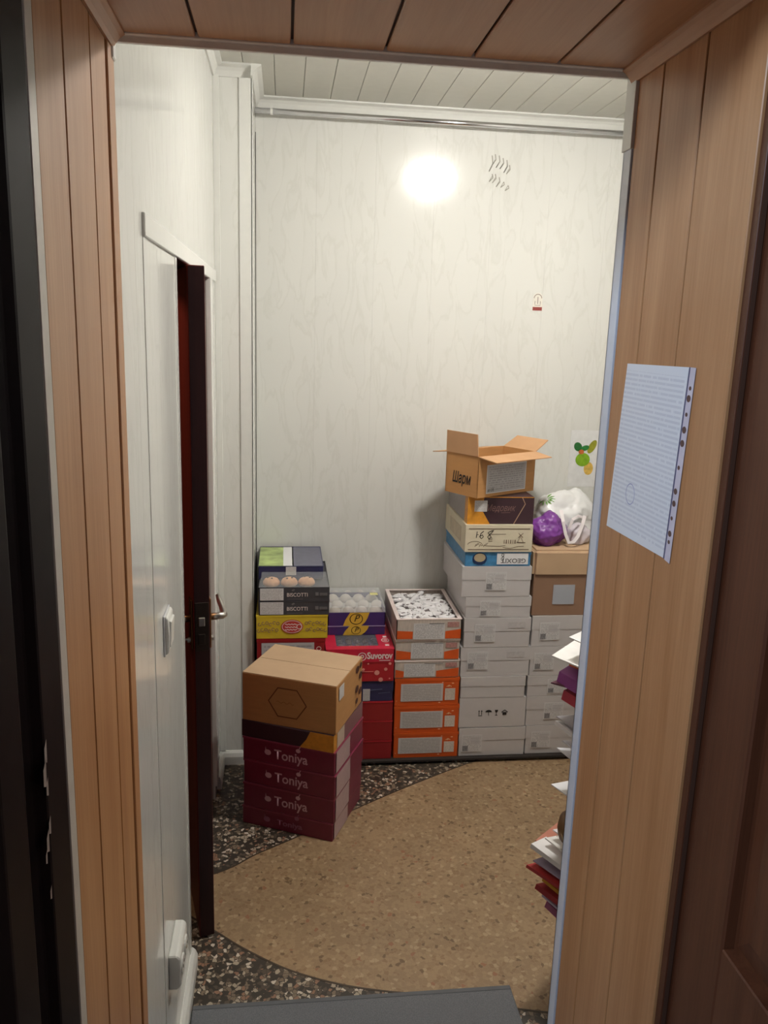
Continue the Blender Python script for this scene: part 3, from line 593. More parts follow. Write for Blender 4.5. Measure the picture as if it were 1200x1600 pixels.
mb.ribbon([(-wd*.26+a*s, zz+b*s) for a, b in ((.4, 1), (-.3, .4), (-.6, -.5), (-.1, -1), (.4, -.5), (.1, 0), (-.5, -.3))], .003, yb-.0004)
mb.ribbon([(-wd*.15+a*s, zz+b*s) for a, b in ((.9, 1.2), (.1, .9), (-.4, .6), (.1, 0), (.5, -.6), (0, -1.1), (-.5, -.6), (0, 0), (.6, .6), (1.1, 1.3))], .003, yb-.0004)
link('handwritten_number', mb.mesh('handwritten_number', BLACK), o)
# faint drawings on its left side
front(o, 'side_print', -.12, .10, h*.2, h*.75, mat('faint_line_print', (198, 184, 160), .5, var=.1, scale=40), wd, .0026, 'l')

z = zt; zt2 = onY(785, 776, YFR+.012).z; x0, x1 = ext(731, 834, 800, YFR+.012); wd = x1-x0; dp = .39; h = zt2-z
HZ = MB().box(-wd/2, wd/2, -dp/2, dp/2, 0, h)
o = carton('plum_box', wd, dp, h-.001, ((x0+x1)/2, YFR+.012+dp/2, z), 0, COCOA, 'dark plum box with a honey-orange left end and white sticker, under the open carton', 'box', lid=None)
hp = MB().add([(-wd/2-.001, -dp/2-.0022, 0), (-wd*.16, -dp/2-.0022, 0), (-wd*.30, -dp/2-.0022, h*.55), (-wd*.26, -dp/2-.0022, h), (-wd/2-.001, -dp/2-.0022, h)], [(0, 1, 2, 3, 4)])
hp.add([(-wd/2-.0012, -dp/2-.0022, 0), (-wd/2-.0012, -dp/2+.05, 0), (-wd/2-.0012, -dp/2+.05, h), (-wd/2-.0012, -dp/2-.0022, h)], [(3, 2, 1, 0)])
link('honeycomb_print', hp.mesh('honeycomb_print', HONEY), o)
link('silver_side', MB().box(-wd/2-.0016, -wd/2-.0008, -dp/2+.05, dp/2-.004, .002, h-.002).mesh('silver_side', mat('silvery_grey_print', (148, 142, 142), .35, .3)), o)
link('chevron_line', MB().ribbon([(wd*.20, .001), (wd*.36, h*.74), (wd*.31, h*.98)], .0035, -dp/2-.0024).mesh('chevron_line', mat('old_gold_line', (178, 148, 120), .5)), o)
letters(o, 'Медовик', .038, -wd*.02, -dp/2-.0026, h*.58, mat('bronze_lettering', (128, 98, 94), .45), shear=.35, width=.125)
link('thin_line', MB().ribbon([(wd*.0, h*.42), (wd*.14, h*.43)], .0018, -dp/2-.0026).mesh('thin_line', MC['bronze_lettering']), o)
front(o, 'sticker', -wd*.405, -wd*.215, h*.46, h*.86, PRINT, dp, .0032)
front(o, 'gold_band', -wd/2+.004, wd/2-.004, h-.004, h-.001, HONEY, dp, .0018)

# --- open kraft carton on top, turned about 25 degrees
ZT = zt2
pn = onZ(745, 779, ZT); pl = onZ(693, 768, ZT); pr = onZ(836, 766, ZT)
ax = (Vector((pr.x-pn.x, pr.y-pn.y))); LW = .335; ay = Vector((pl.x-pn.x, pl.y-pn.y))
ra_ = math.atan2(ax.y, ax.x)
ex = Vector((math.cos(ra_), math.sin(ra_))); ey = Vector((-ex.y, ex.x)); LD = .185
hh = zat(pn.x, pn.y, 714)-ZT
cc = Vector((pn.x, pn.y))+ex*LW/2+ey*LD/2
T_ = .004
ob = MB()
ob.box(-LW/2, LW/2, -LD/2, LD/2, 0, T_)
for (a, b, c, d) in ((-LW/2, LW/2, -LD/2, -LD/2+T_), (-LW/2, LW/2, LD/2-T_, LD/2), (-LW/2, -LW/2+T_, -LD/2, LD/2), (LW/2-T_, LW/2, -LD/2, LD/2)): ob.box(a, b, c, d, T_, hh)
oc = link('open_carton', ob.mesh('open_carton', KRAFT), None, (cc.x, cc.y, ZT), ra_, 'open kraft carton with raised flaps and handwritten-style brand on its side', 'carton')
def flap(edge, L, a_):                       # hinged at the rim; a_ is the opening angle from upright, outward
    s, c = math.sin(a_), math.cos(a_); nm = 'flap'; m = .002
    if edge == 'f': p0, p1, out = (-LW/2, -LD/2, hh), (LW/2, -LD/2, hh), Vector((0, -s, c))
    if edge == 'b': p0, p1, out = (LW/2, LD/2, hh), (-LW/2, LD/2, hh), Vector((0, s, c))
    if edge == 'l': p0, p1, out = (-LW/2, LD/2, hh), (-LW/2, -LD/2, hh), Vector((-s, 0, c))
    if edge == 'r': p0, p1, out = (LW/2, -LD/2, hh), (LW/2, LD/2, hh), Vector((s, 0, c))
    p0, p1 = Vector(p0), Vector(p1); t_ = (p1-p0).normalized(); nn = t_.cross(out)*.0035; ins = t_*.006
    v = [p0+t_*.001, p1-t_*.001, p1-ins+out*L, p0+ins+out*L]
    vs = [tuple(q_) for q_ in v]+[tuple(q_+nn) for q_ in v]
    link(nm, MB().add(vs, [(0, 1, 2, 3), (7, 6, 5, 4)]+[(i, (i+1) % 4, 4+(i+1) % 4, 4+i) for i in range(4)]).mesh(nm, KRAFT_IN), oc)
flap('l', .088, math.radians(4)); flap('f', .092, math.radians(97)); flap('r', .09, math.radians(62)); flap('b', .092, math.radians(98))
lf = MB().box(-.075, .115, -LD/2-.0012, -LD/2-.0002, hh*.16, hh*.80)
lbf = link('label', MB().box(-LW/2+.052, LW/2-.058, -LD/2-.0012, -LD/2-.0002, hh*.10, hh*.76).mesh('label', PRINTG), oc)
letters(lbf, '#100', .018, -LW/2+.075, -LD/2-.0018, hh*.16, BLACK, width=.036)
mrg = MB()
xa, xb, za, zb_ = -LW/2+.052, LW/2-.058, hh*.10, hh*.76
for q0 in ((xa-.003, xb+.003, za-.003, za), (xa-.003, xb+.003, zb_, zb_+.003), (xa-.003, xa, za, zb_), (xb, xb+.003, za, zb_)): mrg.box(q0[0], q0[1], -LD/2-.0012, -LD/2-.0002, q0[2], q0[3])
link('label_border', mrg.mesh('label_border', PAPER), oc)
me = text_mesh('Шарм', .062, BLACK, shear=.2, bold=.0010)
so_ = link('lettering', me, oc, (-LW/2-.0012, 0, hh*.40), rot=(0, 0, -math.pi/2)); ww = max(v.co.x for v in me.vertices)-min(v.co.x for v in me.vertices); so_.scale = (.105/ww, 1, 1)

# --- orange column
CZ = levels(667, [1182, 1144, 1103, 1059.5, 1031.5, 999.5, 967])
Cx = [(615, 715), (616, 716.5), (617, 717), (616, 717), (618, 718), (619.5, 721)]
Cl = ['orange printed carton at the bottom of the orange stack', 'orange printed carton in the middle of the three solid orange ones', 'uppermost of the three solid orange cartons, with pale rim']
OP = mat('candy_orange_lower', (216, 90, 34), .4)
for i in range(3):
    py = (1163, 1123, 1081)[i]; x0, x1 = ext(*Cx[i], py, YFR); wd = x1-x0; dp = .39; h = CZ[i+1]-CZ[i]
    o = carton('orange_carton', wd, dp, h-.0015, ((x0+x1)/2, YFR+dp/2+.001*i, CZ[i]), 0, ORANGE, Cl[i], 'carton', 'solid orange cartons', lid=.10)
    front(o, 'label', -wd/2+wd*.07+(.006 if i else 0), -wd/2+wd*.75, h*.18, h*.80, PRINT2, dp, .0024)
    front(o, 'small_label', wd/2-wd*.22, wd/2-wd*.06, h*.20, h*.62, mat('small_label_paper', (206, 194, 182), .5, var=.12, scale=150), dp, .0024)
    mb = MB()
    for (a, b, s) in ((.20, .12, 4), (.40, .80, 4), (.24, .84, 3), (.33, .70, 5), (-.47, .2, 2)): mb.disc((wd*a, h*b), .001*s*1.3, .0006*s, -dp/2-.0024, 10)
    mb.ribbon([(wd*.30, h*.68), (wd*.34, h*.74), (wd*.38, h*.68)], .003, -dp/2-.0024)
    link('print_specks', mb.mesh('print_specks', mat('peach_specks', (240, 190, 150), .5)), o)
# three tray cartons: pale upper print, orange skirt
STR = mat('grey_striped_print', (196, 184, 174), .4, var=.14, scale=50, stretch=(3, 3, .5))
Cl2 = ['lowest of three grey-and-orange tray cartons, slightly askew', 'middle of three grey-and-orange tray cartons']
for i in range(3, 5):
    py = (1044, 1015)[i-3]; x0, x1 = ext(*Cx[i], py, YFR); wd = x1-x0; dp = .385; h = CZ[i+1]-CZ[i]
    o = carton('tray_carton', wd, dp, h-.0015, ((x0+x1)/2, YFR+dp/2+.002, CZ[i]), .012 if i == 3 else 0, STR, Cl2[i-3], 'carton', 'grey-and-orange tray cartons', lid=.07, lidm=WARMW)
    for (xa, xb, s) in ((-wd/2+.003, -wd*.26 if i == 4 else -wd*.36, 1), (wd*.26 if i == 4 else wd*.14, wd/2-.003, -1)):
        za_, zb_ = (.50, .40) if s > 0 else (.40, .55)
        link('orange_skirt', MB().add([(xa, -dp/2-.0022, .004), (xb, -dp/2-.0022, .004), (xb, -dp/2-.0022, h*zb_), (xa, -dp/2-.0022, h*za_)], [(0, 1, 2, 3)]).mesh('orange_skirt', OP), o)
    front(o, 'label', -wd*.26 if i == 4 else -wd*.36, wd*.24 if i == 4 else wd*.12, .008, h-.014, PRINT, dp, .0026)
    front(o, 'red_marks', wd*.28, wd*.46, h*.6, h*.84, mat('small_red_print', (176, 130, 124), .5, var=.25, scale=160), dp, .0022)
    front(o, 'dark_rule', -wd*.05, wd*.24, h*.80, h*.83, INKGREY, dp, .003)
# open tray of wrapped sweets on top
x0, x1 = ext(619.5, 721, 985, YFR-.004); wd = x1-x0; dp = .40; z = CZ[5]; h = CZ[6]-z; T_ = .004
mb = MB().box(-wd/2, wd/2, -dp/2, dp/2, 0, T_)
for (a, b, c, d) in ((-wd/2, wd/2, -dp/2, -dp/2+T_), (-wd/2, wd/2, dp/2-T_, dp/2), (-wd/2, -wd/2+T_, -dp/2, dp/2), (wd/2-T_, wd/2, -dp/2, dp/2)): mb.box(a, b, c, d, T_, h)
ty = link('sweet_tray', mb.mesh('sweet_tray', STR), None, ((x0+x1)/2, YFR-.004+dp/2, z), 0, 'open pale tray full of white-wrapped sweets on the orange stack', 'tray')
rim = MB(); rw = .016
for (a, b, c, d) in ((-wd/2-.001, wd/2+.001, -dp/2-.001, -dp/2+.010), (-wd/2-.001, wd/2+.001, dp/2-.012, dp/2+.001), (-wd/2-.001, -wd/2+rw, -dp/2+.010, dp/2-.012), (wd/2-rw, wd/2+.001, -dp/2+.010, dp/2-.012)): rim.box(a, b, c, d, h-.003, h+.001)
link('rim', rim.mesh('rim', mat('pale_pink_rim', (224, 208, 204), .45), .0008), ty)
for (xa, xb, za_, zb_) in ((-wd/2+.003, -wd*.25, .46, .42), (wd*.25, wd/2-.003, .42, .52)):
    link('orange_skirt', MB().add([(xa, -dp/2-.0012, .006), (xb, -dp/2-.0012, .006), (xb, -dp/2-.0012, h*zb_), (xa, -dp/2-.0012, h*za_)], [(0, 1, 2, 3)]).mesh('orange_skirt', OP), ty)
front(ty, 'label', -wd*.24, wd*.24, .004, h*.80, PRINT, dp, .0014)
front(ty, 'red_marks', wd*.28, wd*.46, h*.62, h*.86, MC['small_red_print'], dp, .0014)
front(ty, 'dark_rule', 0, wd*.23, h*.78, h*.81, INKGREY, dp, .002)
FOIL = mat('white_foil_wrapper', (236, 234, 236), .35, 0, var=.03); FOILG = mat('silver_brown_wrapper', (150, 140, 142), .28, .5, var=.25, scale=90)
def sweet(seed):
    rnd = random.Random(seed); mb = MB(); n = 8; prof = [(-.030, .010), (-.021, .0035), (-.017, .009), (-.009, .0115), (.009, .0115), (.017, .009), (.021, .0035), (.030, .010)]
    vs = []
    for i, (xx, r) in enumerate(prof):
        for k in range(n):
            a = 2*math.pi*k/n; j = 1+rnd.uniform(-.18, .18); fl_ = .35 if i in (0, 7) else .75
            vs.append((xx*1.0+rnd.uniform(-.001, .001), r*1.25*math.cos(a)*j, r*fl_*math.sin(a)*j))
    fs = [(i*n+k, i*n+(k+1) % n, (i+1)*n+(k+1) % n, (i+1)*n+k) for i in range(7) for k in range(n)]+[tuple(range(n))[::-1], tuple(7*n+k for k in range(n))]
    mb.add(vs, fs)
    for j in range(len(mb.m)): mb.m[j] = 1 if (rnd.random() < .16) else 0
    return mb.mesh('wrapped_sweet', [FOIL, FOILG])
SW = [sweet(s) for s in range(5)]
filler = B('sweet_bed', -wd/2+.006, wd/2-.006, -dp/2+.006, dp/2-.006, .006, h-.026, FOILG, ty)
ncol, nrow = 6, 12
for r_ in range(nrow):
    for c_ in range(ncol):
        lx_ = -wd/2+.036+(wd-.072)*(c_+.5*(r_ % 2)*.8)/(ncol-.6)+random.uniform(-.008, .008); ly_ = -dp/2+.030+(dp-.06)*r_/(nrow-1)+random.uniform(-.006, .006)
        lx_ = max(-wd/2+.034, min(wd/2-.034, lx_))
        link('wrapped_sweet', SW[(r_*ncol+c_) % 5], None, ((x0+x1)/2+lx_, YFR-.004+dp/2+ly_, z+h-.018+random.uniform(-.004, .006)), rot=(random.uniform(-.5, .5), random.uniform(-.22, .22), random.uniform(-1.0, 1.0)),
             label='white foil-wrapped sweet in the open tray', cat='sweet', group='wrapped sweets in the open tray')

# --- red column
BZ = levels(590, [1186.5, 1157, 1126, 1096, 1064, 1033, 1013])
bx0 = onY(509, 1030, YFR).x; bx1 = onY(614.5, 1100, YFR).x
Bl = ['plain deep red carton at the bottom of the red stack', 'plain deep red carton second from the floor', 'plain deep red carton just under the navy box']
for i in range(3):
    h = BZ[i+1]-BZ[i]; wd = bx1-bx0-.004; dp = .38
    o = carton('red_carton', wd, dp, h-.0012, ((bx0+bx1)/2, YFR+dp/2-.002, BZ[i]), 0, REDDK, Bl[i], 'carton', 'plain red cartons', lid=.05, lidm=RED)
h = BZ[4]-BZ[3]; wd = bx1-bx0-.008; dp = .37
o = carton('navy_box', wd, dp, h-.0012, ((bx0+bx1)/2, YFR+dp/2+.002, BZ[3]), 0, NAVY, 'navy box with a small white sticker between red cartons', 'box', lid=.5)
front(o, 'sticker', onY(567, 1085, YFR).x-(bx0+bx1)/2, onY(578, 1085, YFR).x-(bx0+bx1)/2, .004, h*.62, PRINT, dp, .0026)
link('blue_stripe', MB().ribbon([(wd*.10, h*.55), (wd*.34, h*.60)], .003, -dp/2-.0024).ribbon([(wd*.28, h*.40), (wd*.46, h*.44)], .002, -dp/2-.0024).mesh('blue_stripe', mat('blue_grey_print', (104, 116, 150), .5)), o)
bx1r = onY(616, 1030, YFR-.006).x
h = BZ[5]-BZ[4]; wd = bx1r-bx0; dp = .37; cx_ = (bx0+bx1r)/2
o = carton('red_gift_box', wd, dp, h-.0012, (cx_, YFR+dp/2-.004, BZ[4]), 0, RED, 'red gift box sprinkled with pale dots', 'box', lid=.04)
mb = MB()
for (a, b, s) in ((.25, .45, 9), (.38, .62, 6), (.05, .62, 5), (-.05, .3, 4), (.31, .10, 8), (.44, .9, 5), (-.1, .8, 4), (.12, .9, 3), (-.3, .5, 6), (.44, .15, 3)): link('dot_print', MB().disc((wd*a, h*b), .0012*s, .0012*s, -dp/2-.0024, 14).mesh('dot_print', mat('pale_rose_dots', (226, 150, 140), .45)), o)
front(o, 'seam_line', -wd*.1, wd*.2, h*.50, h*.52, mat('pale_rose_dots', (0, 0, 0)), dp, .0022)
# red window box of chocolates
h = BZ[6]-BZ[5]; z = BZ[5]; dp = .36; yc = YFR+dp/2-.006
mb = MB(); T_ = .003
mb.box(-wd/2, wd/2, -dp/2, dp/2, 0, T_)
for (a, b, c, d) in ((-wd/2, wd/2, -dp/2, -dp/2+T_), (-wd/2, wd/2, dp/2-T_, dp/2), (-wd/2, -wd/2+T_, -dp/2, dp/2), (wd/2-T_, wd/2, -dp/2, dp/2)): mb.box(a, b, c, d, T_, h-T_)
wx0, wx1, wy0, wy1 = -wd*.34, wd*.28, -dp*.40, dp*.10
for (a, b, c, d) in ((-wd/2, wd/2, -dp/2, wy0), (-wd/2, wd/2, wy1, dp/2), (-wd/2, wx0, wy0, wy1), (wx1, wd/2, wy0, wy1)): mb.box(a, b, c, d, h-T_, h)
o = link('chocolate_box', mb.mesh('chocolate_box', mat('bright_crimson_print', (206, 40, 66), .35)), None, (cx_, yc, z), 0, 'crimson box with a window over dark chocolates and white brand lettering', 'box')
link('window_film', MB().box(wx0, wx1, wy0, wy1, h-.0025, h-.0018).mesh('window_film', clear('smoky_film', (190, 190, 205), .1, .14)), o)
link('inner_tray', MB().box(-wd/2+.006, wd/2-.006, -dp/2+.006, dp/2-.006, T_, T_+.012).mesh('inner_tray', mat('dark_inner_tray', (84, 74, 104), .35)), o)
letters(o, 'Suvorov', .040, wd*.285, -dp/2-.0012, h*.46, WARMW, width=.106, bold=.0012)
link('underline', MB().ribbon([(wd*.28, h*.10), (wd*.44, h*.10)], .003, -dp/2-.0012).mesh('underline', WARMW), o)
mb = MB(); n = 24; c_ = (-wd*.10+.036, h*.42)
for ro, ri in ((.018, .0145), (.008, .004)):
    vs = [(c_[0]+q_*math.cos(2*math.pi*k/n), -dp/2-.0012, c_[1]+q_*math.sin(2*math.pi*k/n)) for q_ in (ro, ri) for k in range(n)]; mb.add(vs, [(k, (k+1) % n, n+(k+1) % n, n+k) for k in range(n)])
link('ring_logo', mb.mesh('ring_logo', WARMW), o)
mb = MB(); c_ = (wd*.40, -dp*.24)
for ro, ri in ((.017, .013), (.007, .003)):
    vs = [(c_[0]+q_*math.cos(2*math.pi*k/n), c_[1]+q_*1.3*math.sin(2*math.pi*k/n), h+.0008) for q_ in (ro, ri) for k in range(n)]; mb.add(vs, [(k, (k+1) % n, n+(k+1) % n, n+k) for k in range(n)])
for yy in (-.05, .045): mb.box(c_[0]-.006, c_[0]+.01, c_[1]+yy-.012, c_[1]+yy+.004, h, h+.0008)
link('top_logo', mb.mesh('top_logo', WARMW), o)
CHOC = mat('dark_chocolate', (52, 32, 28), .15, var=.2)
cme = MB().lathe([(.015, 0), (.017, .004), (.014, .014), (.007, .018), (.002, .0185)], (0, 0, 0), 12).mesh('chocolate', CHOC, smooth=True)
for r_ in range(3):
    for c2 in range(5):
        link('chocolate', cme, None, (cx_+wx0+.022+c2*.037, yc+wy0+.03+r_*.055, z+T_+.012), label='round dark chocolate under the window of the crimson box', cat='chocolate', group='chocolates in the crimson window box')
ZB3 = BZ[6]
# two violet boxes set back on it
y2 = onZ(557, 992, ZB3).y+.0; x0 = onY(512.5, 975, y2).x; x1 = onY(601.6, 975, y2).x; wd = x1-x0; dp = YB-.012-y2
z1 = zat((x0+x1)/2, y2, 977.5); z2 = zat((x0+x1)/2, y2, 957)
GOLD = mat('mustard_band_print', (218, 176, 62), .42)
def violet(z0, z1_, lab, window):
    h = z1_-z0
    if not window: o = carton('violet_box', wd, dp, h-.001, ((x0+x1)/2, y2+dp/2, z0), 0, PURPLE, lab, 'box', 'violet boxes with a mustard band', lid=.08, lidm=mat('violet_rim', (150, 140, 180), .4))
    else:
        mb = MB().box(-wd/2, wd/2, -dp/2, dp/2, 0, .003)
        for (a, b, c, d) in ((-wd/2, wd/2, -dp/2, -dp/2+.003), (-wd/2, wd/2, dp/2-.003, dp/2), (-wd/2, -wd/2+.003, -dp/2, dp/2), (wd/2-.003, wd/2, -dp/2, dp/2)): mb.box(a, b, c, d, .003, h)
        o = link('violet_box', mb.mesh('violet_box', PURPLE), None, ((x0+x1)/2, y2+dp/2, z0), 0, lab, 'box', 'violet boxes with a mustard band')
        link('clear_lid', MB().box(-wd/2, wd/2, -dp/2, dp/2, h+.022, h+.0225).box(-wd/2, wd/2, -dp/2, -dp/2+.0006, h, h+.022).box(-wd/2, -wd/2+.0006, -dp/2, dp/2, h, h+.022).box(wd/2-.0006, wd/2, -dp/2, dp/2, h, h+.022).mesh('clear_lid', FILM), o)
        link('sticky_tab', MB().box(wd*.30, wd*.44, dp*.1, dp*.22, h+.0228, h+.0234).mesh('sticky_tab', mat('pale_yellow_tab', (226, 220, 150), .5)), o)
        link('tray_base', MB().box(-wd/2+.004, wd/2-.004, -dp/2+.004, dp/2-.004, .003, h-.022).mesh('tray_base', mat('white_tray_paper', (214, 210, 206), .5)), o)
    s = [(-.24, 0), (-.20, .45), (-.12, 1), (.22, 1), (.19, .6), (.15, .3), (.08, 0)]
    link('mustard_band', MB().add([(a*wd, -dp/2-.0026, b*h) for a, b in s], [tuple(range(len(s)))]).mesh('mustard_band', GOLD), o)
    mb = MB(); n = 24; rr_ = h*.42
    vs = [(-.01*wd+q_*1.15*math.cos(2*math.pi*k/n), -dp/2-.0032, h*.52+q_*math.sin(2*math.pi*k/n)) for q_ in (rr_, rr_*.88) for k in range(n)]
    link('ring_logo', mb.add(vs, [(k, (k+1) % n, n+(k+1) % n, n+k) for k in range(n)]).mesh('ring_logo', BLACK), o)
    letters(o, 'P', h*.72, -.012*wd, -dp/2-.0034, h*.54, BLACK, shear=.3)
    return o
violet(ZB3, z1, 'lower violet box with mustard band, behind the crimson window box', False)
violet(z1, z2, 'upper violet box with a clear lid over white round sweets', True)
ZEF = mat('white_marshmallow', (228, 218, 210), .6, var=.03)
zme = MB().lathe([(.022, 0), (.026, .008), (.024, .020), (.016, .029), (.006, .033), (.001, .034)], (0, 0, 0), 16).mesh('marshmallow', ZEF, smooth=True)
for r_ in range(4):
    for c2 in range(4):
        link('marshmallow', zme, None, (x0+.035+c2*(wd-.07)/3+(.012 if r_ % 2 else -.004), y2+.045+r_*.085, z2-.022), label='white domed sweet under the clear lid of the violet box', cat='sweet', group='white domed sweets in the violet box')

# --- left column by the corner box
ax0 = onY(401, 990, YFR).x; ax1 = onY(508, 1005, YFR).x; YA = YFR+.004
AZ = [onY(455, yy, YA).z for yy in (997.5, 961, 939, 917.5)]
wd = ax1-ax0; dp = .38; hA = AZ[0]-PZ; hb = hA*.5
o = carton('red_frame_carton', wd-.006, dp, hb-.002, ((ax0+ax1)/2, YA+dp/2, PZ), 0, REDDK, 'deep red carton at the bottom of the left stack behind the burgundy boxes', 'carton', lid=.05)
o = carton('red_frame_carton', wd-.002, dp, hb-.0015, ((ax0+ax1)/2, YA+dp/2, PZ+hb), 0, REDDK, 'red-framed carton with a big grey label under the yellow box', 'carton', lid=.05)
front(o, 'label', -wd*.43, wd*.34, .02, hb-.018, PRINTG, dp, .0026)
letters(o, 'ООО', .026, wd*.415, -dp/2-.003, hb*.76, WARMW, roty=-math.pi/2, width=.06)
x0, x1 = ext(400.5, 511.7, 980, YA); h = AZ[1]-AZ[0]; wd = x1-x0
o = carton('yellow_box', wd, dp, h-.0012, ((x0+x1)/2, YA+dp/2-.002, AZ[0]), 0, YELLOW, 'bright yellow box with a red oval emblem on its front', 'box', lid=.06)
link('oval_emblem', MB().disc((0, h*.52), wd*.155, h*.30, -dp/2-.0026, 28).mesh('oval_emblem', mat('emblem_red', (192, 60, 54), .4)), o)
link('oval_ring', MB().ribbon([(wd*.138*math.cos(2*math.pi*k/28), h*.52+h*.255*math.sin(2*math.pi*k/28)) for k in range(29)], .0022, -dp/2-.003).mesh('oval_ring', WARMW), o)
mb = MB()
for k, zz in enumerate((.62, .50, .39)): mb.ribbon([(-wd*.10+j*.004, h*zz+.0022*math.sin(j*2.1+k)) for j in range(13)], .0034, -dp/2-.0031)
mb.ribbon([(wd*.10+.010*math.cos(a), h*.52+.010*math.sin(a)) for a in [2*math.pi*k/10 for k in range(11)]], .003, -dp/2-.0031)
link('emblem_script', mb.mesh('emblem_script', WARMW), o)
GL = mat('mauve_ring_print', (140, 112, 96), .5)
for s in (-1, 1):
    mb = MB()
    for r_ in range(2):
        for k in range(6):
            cx2 = s*(wd*.20+k*.0145+(.004 if r_ else 0)); cz2 = h*(.66-.28*r_)+.004*math.sin(k*2.3)
            mb.ribbon([(cx2+.0058*math.cos(a), cz2+.0062*math.sin(a)) for a in [2*math.pi*j/8+.3*k for j in range(7 if k % 3 else 9)]], .0028, -dp/2-.0026)
    link('letter_print', mb.mesh('letter_print', GL), o)
x0, x1 = ext(404, 514.6, 940, YA); wd = x1-x0
for i in range(2):
    z = AZ[1+i]; h = AZ[2+i]-z
    if i == 0:
        o = carton('biscuit_box', wd, dp, h-.001, ((x0+x1)/2, YA+dp/2-.001, z), 0, BLKBOX, 'charcoal biscuit box, lower of the two, on the yellow box', 'box', 'charcoal biscuit boxes', lid=.05)
    else:
        mb = MB().box(-wd/2, wd/2, -dp/2, dp/2, 0, h-.008)
        for (a, b, c, d) in ((-wd/2, wd/2, -dp/2, -dp/2+.003), (-wd/2, wd/2, dp/2-.003, dp/2), (-wd/2, -wd/2+.003, -dp/2, dp/2), (wd/2-.003, wd/2, -dp/2, dp/2)): mb.box(a, b, c, d, h-.008, h)
        o = link('biscuit_box', mb.mesh('biscuit_box', BLKBOX), None, ((x0+x1)/2, YA+dp/2-.001, z), 0, 'charcoal biscuit box, upper of the two, with cookies under clear film', 'box', 'charcoal biscuit boxes')
        q_ = .034
        link('clear_lid', MB().add([(-wd/2, -dp/2, h), (wd/2, -dp/2, h), (wd/2-.01, -dp/2+.03, h+q_), (-wd/2+.01, -dp/2+.03, h+q_), (wd/2-.01, -dp/2+.10, h+q_), (-wd/2+.01, -dp/2+.10, h+q_)], [(0, 1, 2, 3), (3, 2, 4, 5)]).mesh('clear_lid', FILM), o)
    front(o, 'label', -wd/2+.006, -wd*.15, .004, h-.004, PRINT, dp, .0026)
    letters(o, 'BISCOTTI', .022, wd*.045, -dp/2-.003, h*.45, WARMW, width=.082)
    link('leaf_mark', MB().disc((-.004, h*.80), .007, .004, -dp/2-.003, 10, .5).ribbon([(-wd*.10, h*.16), (wd*.12, h*.16)], .0014, -dp/2-.003).mesh('leaf_mark', INKGREY), o)
    front(o, 'corner_print', wd*.30, wd*.345, h*.40, h*.64, INKGREY, dp, .003); front(o, 'corner_text', wd*.36, wd*.47, h*.40, h*.60, mat('dim_text_print', (98, 96, 98), .5, var=.3, scale=300), dp, .003)
ZA2 = AZ[3]
COOK = mat('baked_cookie', (214, 164, 122), .75, var=.12, scale=90, bump=.4); CHIP = mat('chocolate_chip', (60, 38, 30), .5)
for i, pxx in enumerate((424, 452, 479)):
    ck = onY(pxx, 908, YA+.055)
    o = link('cookie', MB().lathe([(.028, 0), (.034, .006), (.0335, .016), (.027, .026), (.015, .031), (.002, .0325)], (0, 0, 0), 18).mesh('cookie', COOK, smooth=True), None, (ck.x, YA+.055, ZA2-.008), rz=i,
             label=('pale cookie nearest the corner column in the clear-lidded biscuit box', 'crumbly cookie in the middle of the clear-lidded biscuit box', 'cookie with large dark chips, rightmost in the clear-lidded biscuit box')[i], cat='cookie', group='cookies in the biscuit box')
    rnd = random.Random(i)
    for k in range(4):
        a = rnd.uniform(0, 6.28); q_ = rnd.uniform(.008, .024)
        link('chocolate_chip', MB().lathe([(.003, 0), (.0045, .003), (.001, .006)], (q_*math.cos(a), q_*math.sin(a), .0315-.012*(q_/.034)**2-.003*(q_ > .02)*2), 8).mesh('chocolate_chip', CHIP), o)
# navy box with picture lid behind the cookies
yn = YA+.105; x0, x1 = ext(404, 505, 890, yn); wd = x1-x0; zt = zat((x0+x1)/2, yn, 885.5); h = zt-ZA2; dp = YB-.012-yn
o = carton('picture_box', wd, dp, h-.001, ((x0+x1)/2, yn+dp/2, ZA2+.0005), 0, NAVY, 'navy box with a green picture on its lid, topmost by the corner column', 'box', lid=.02)
link('lid_picture', MB().box(-wd*.5, wd*.04, -dp/2+.006, dp/2-.02, h+.0012, h+.0018).mesh('lid_picture', mat('green_picture_print', (170, 190, 120), .4, var=.35, scale=16)), o)
link('lid_white', MB().box(-wd*.12, wd*.02, -dp/2+.004, dp/2-.02, h+.0020, h+.0026).mesh('lid_white', PAPER), o)
link('lid_grey', MB().box(wd*.018, wd*.49, -dp/2+.004, dp/2-.02, h+.0012, h+.0018).mesh('lid_grey', mat('slate_lid_print', (104, 104, 122), .35, var=.1)), o)
front(o, 'sticker', -wd*.08, wd*.08, h*.35, h, PRINT, dp, .003)

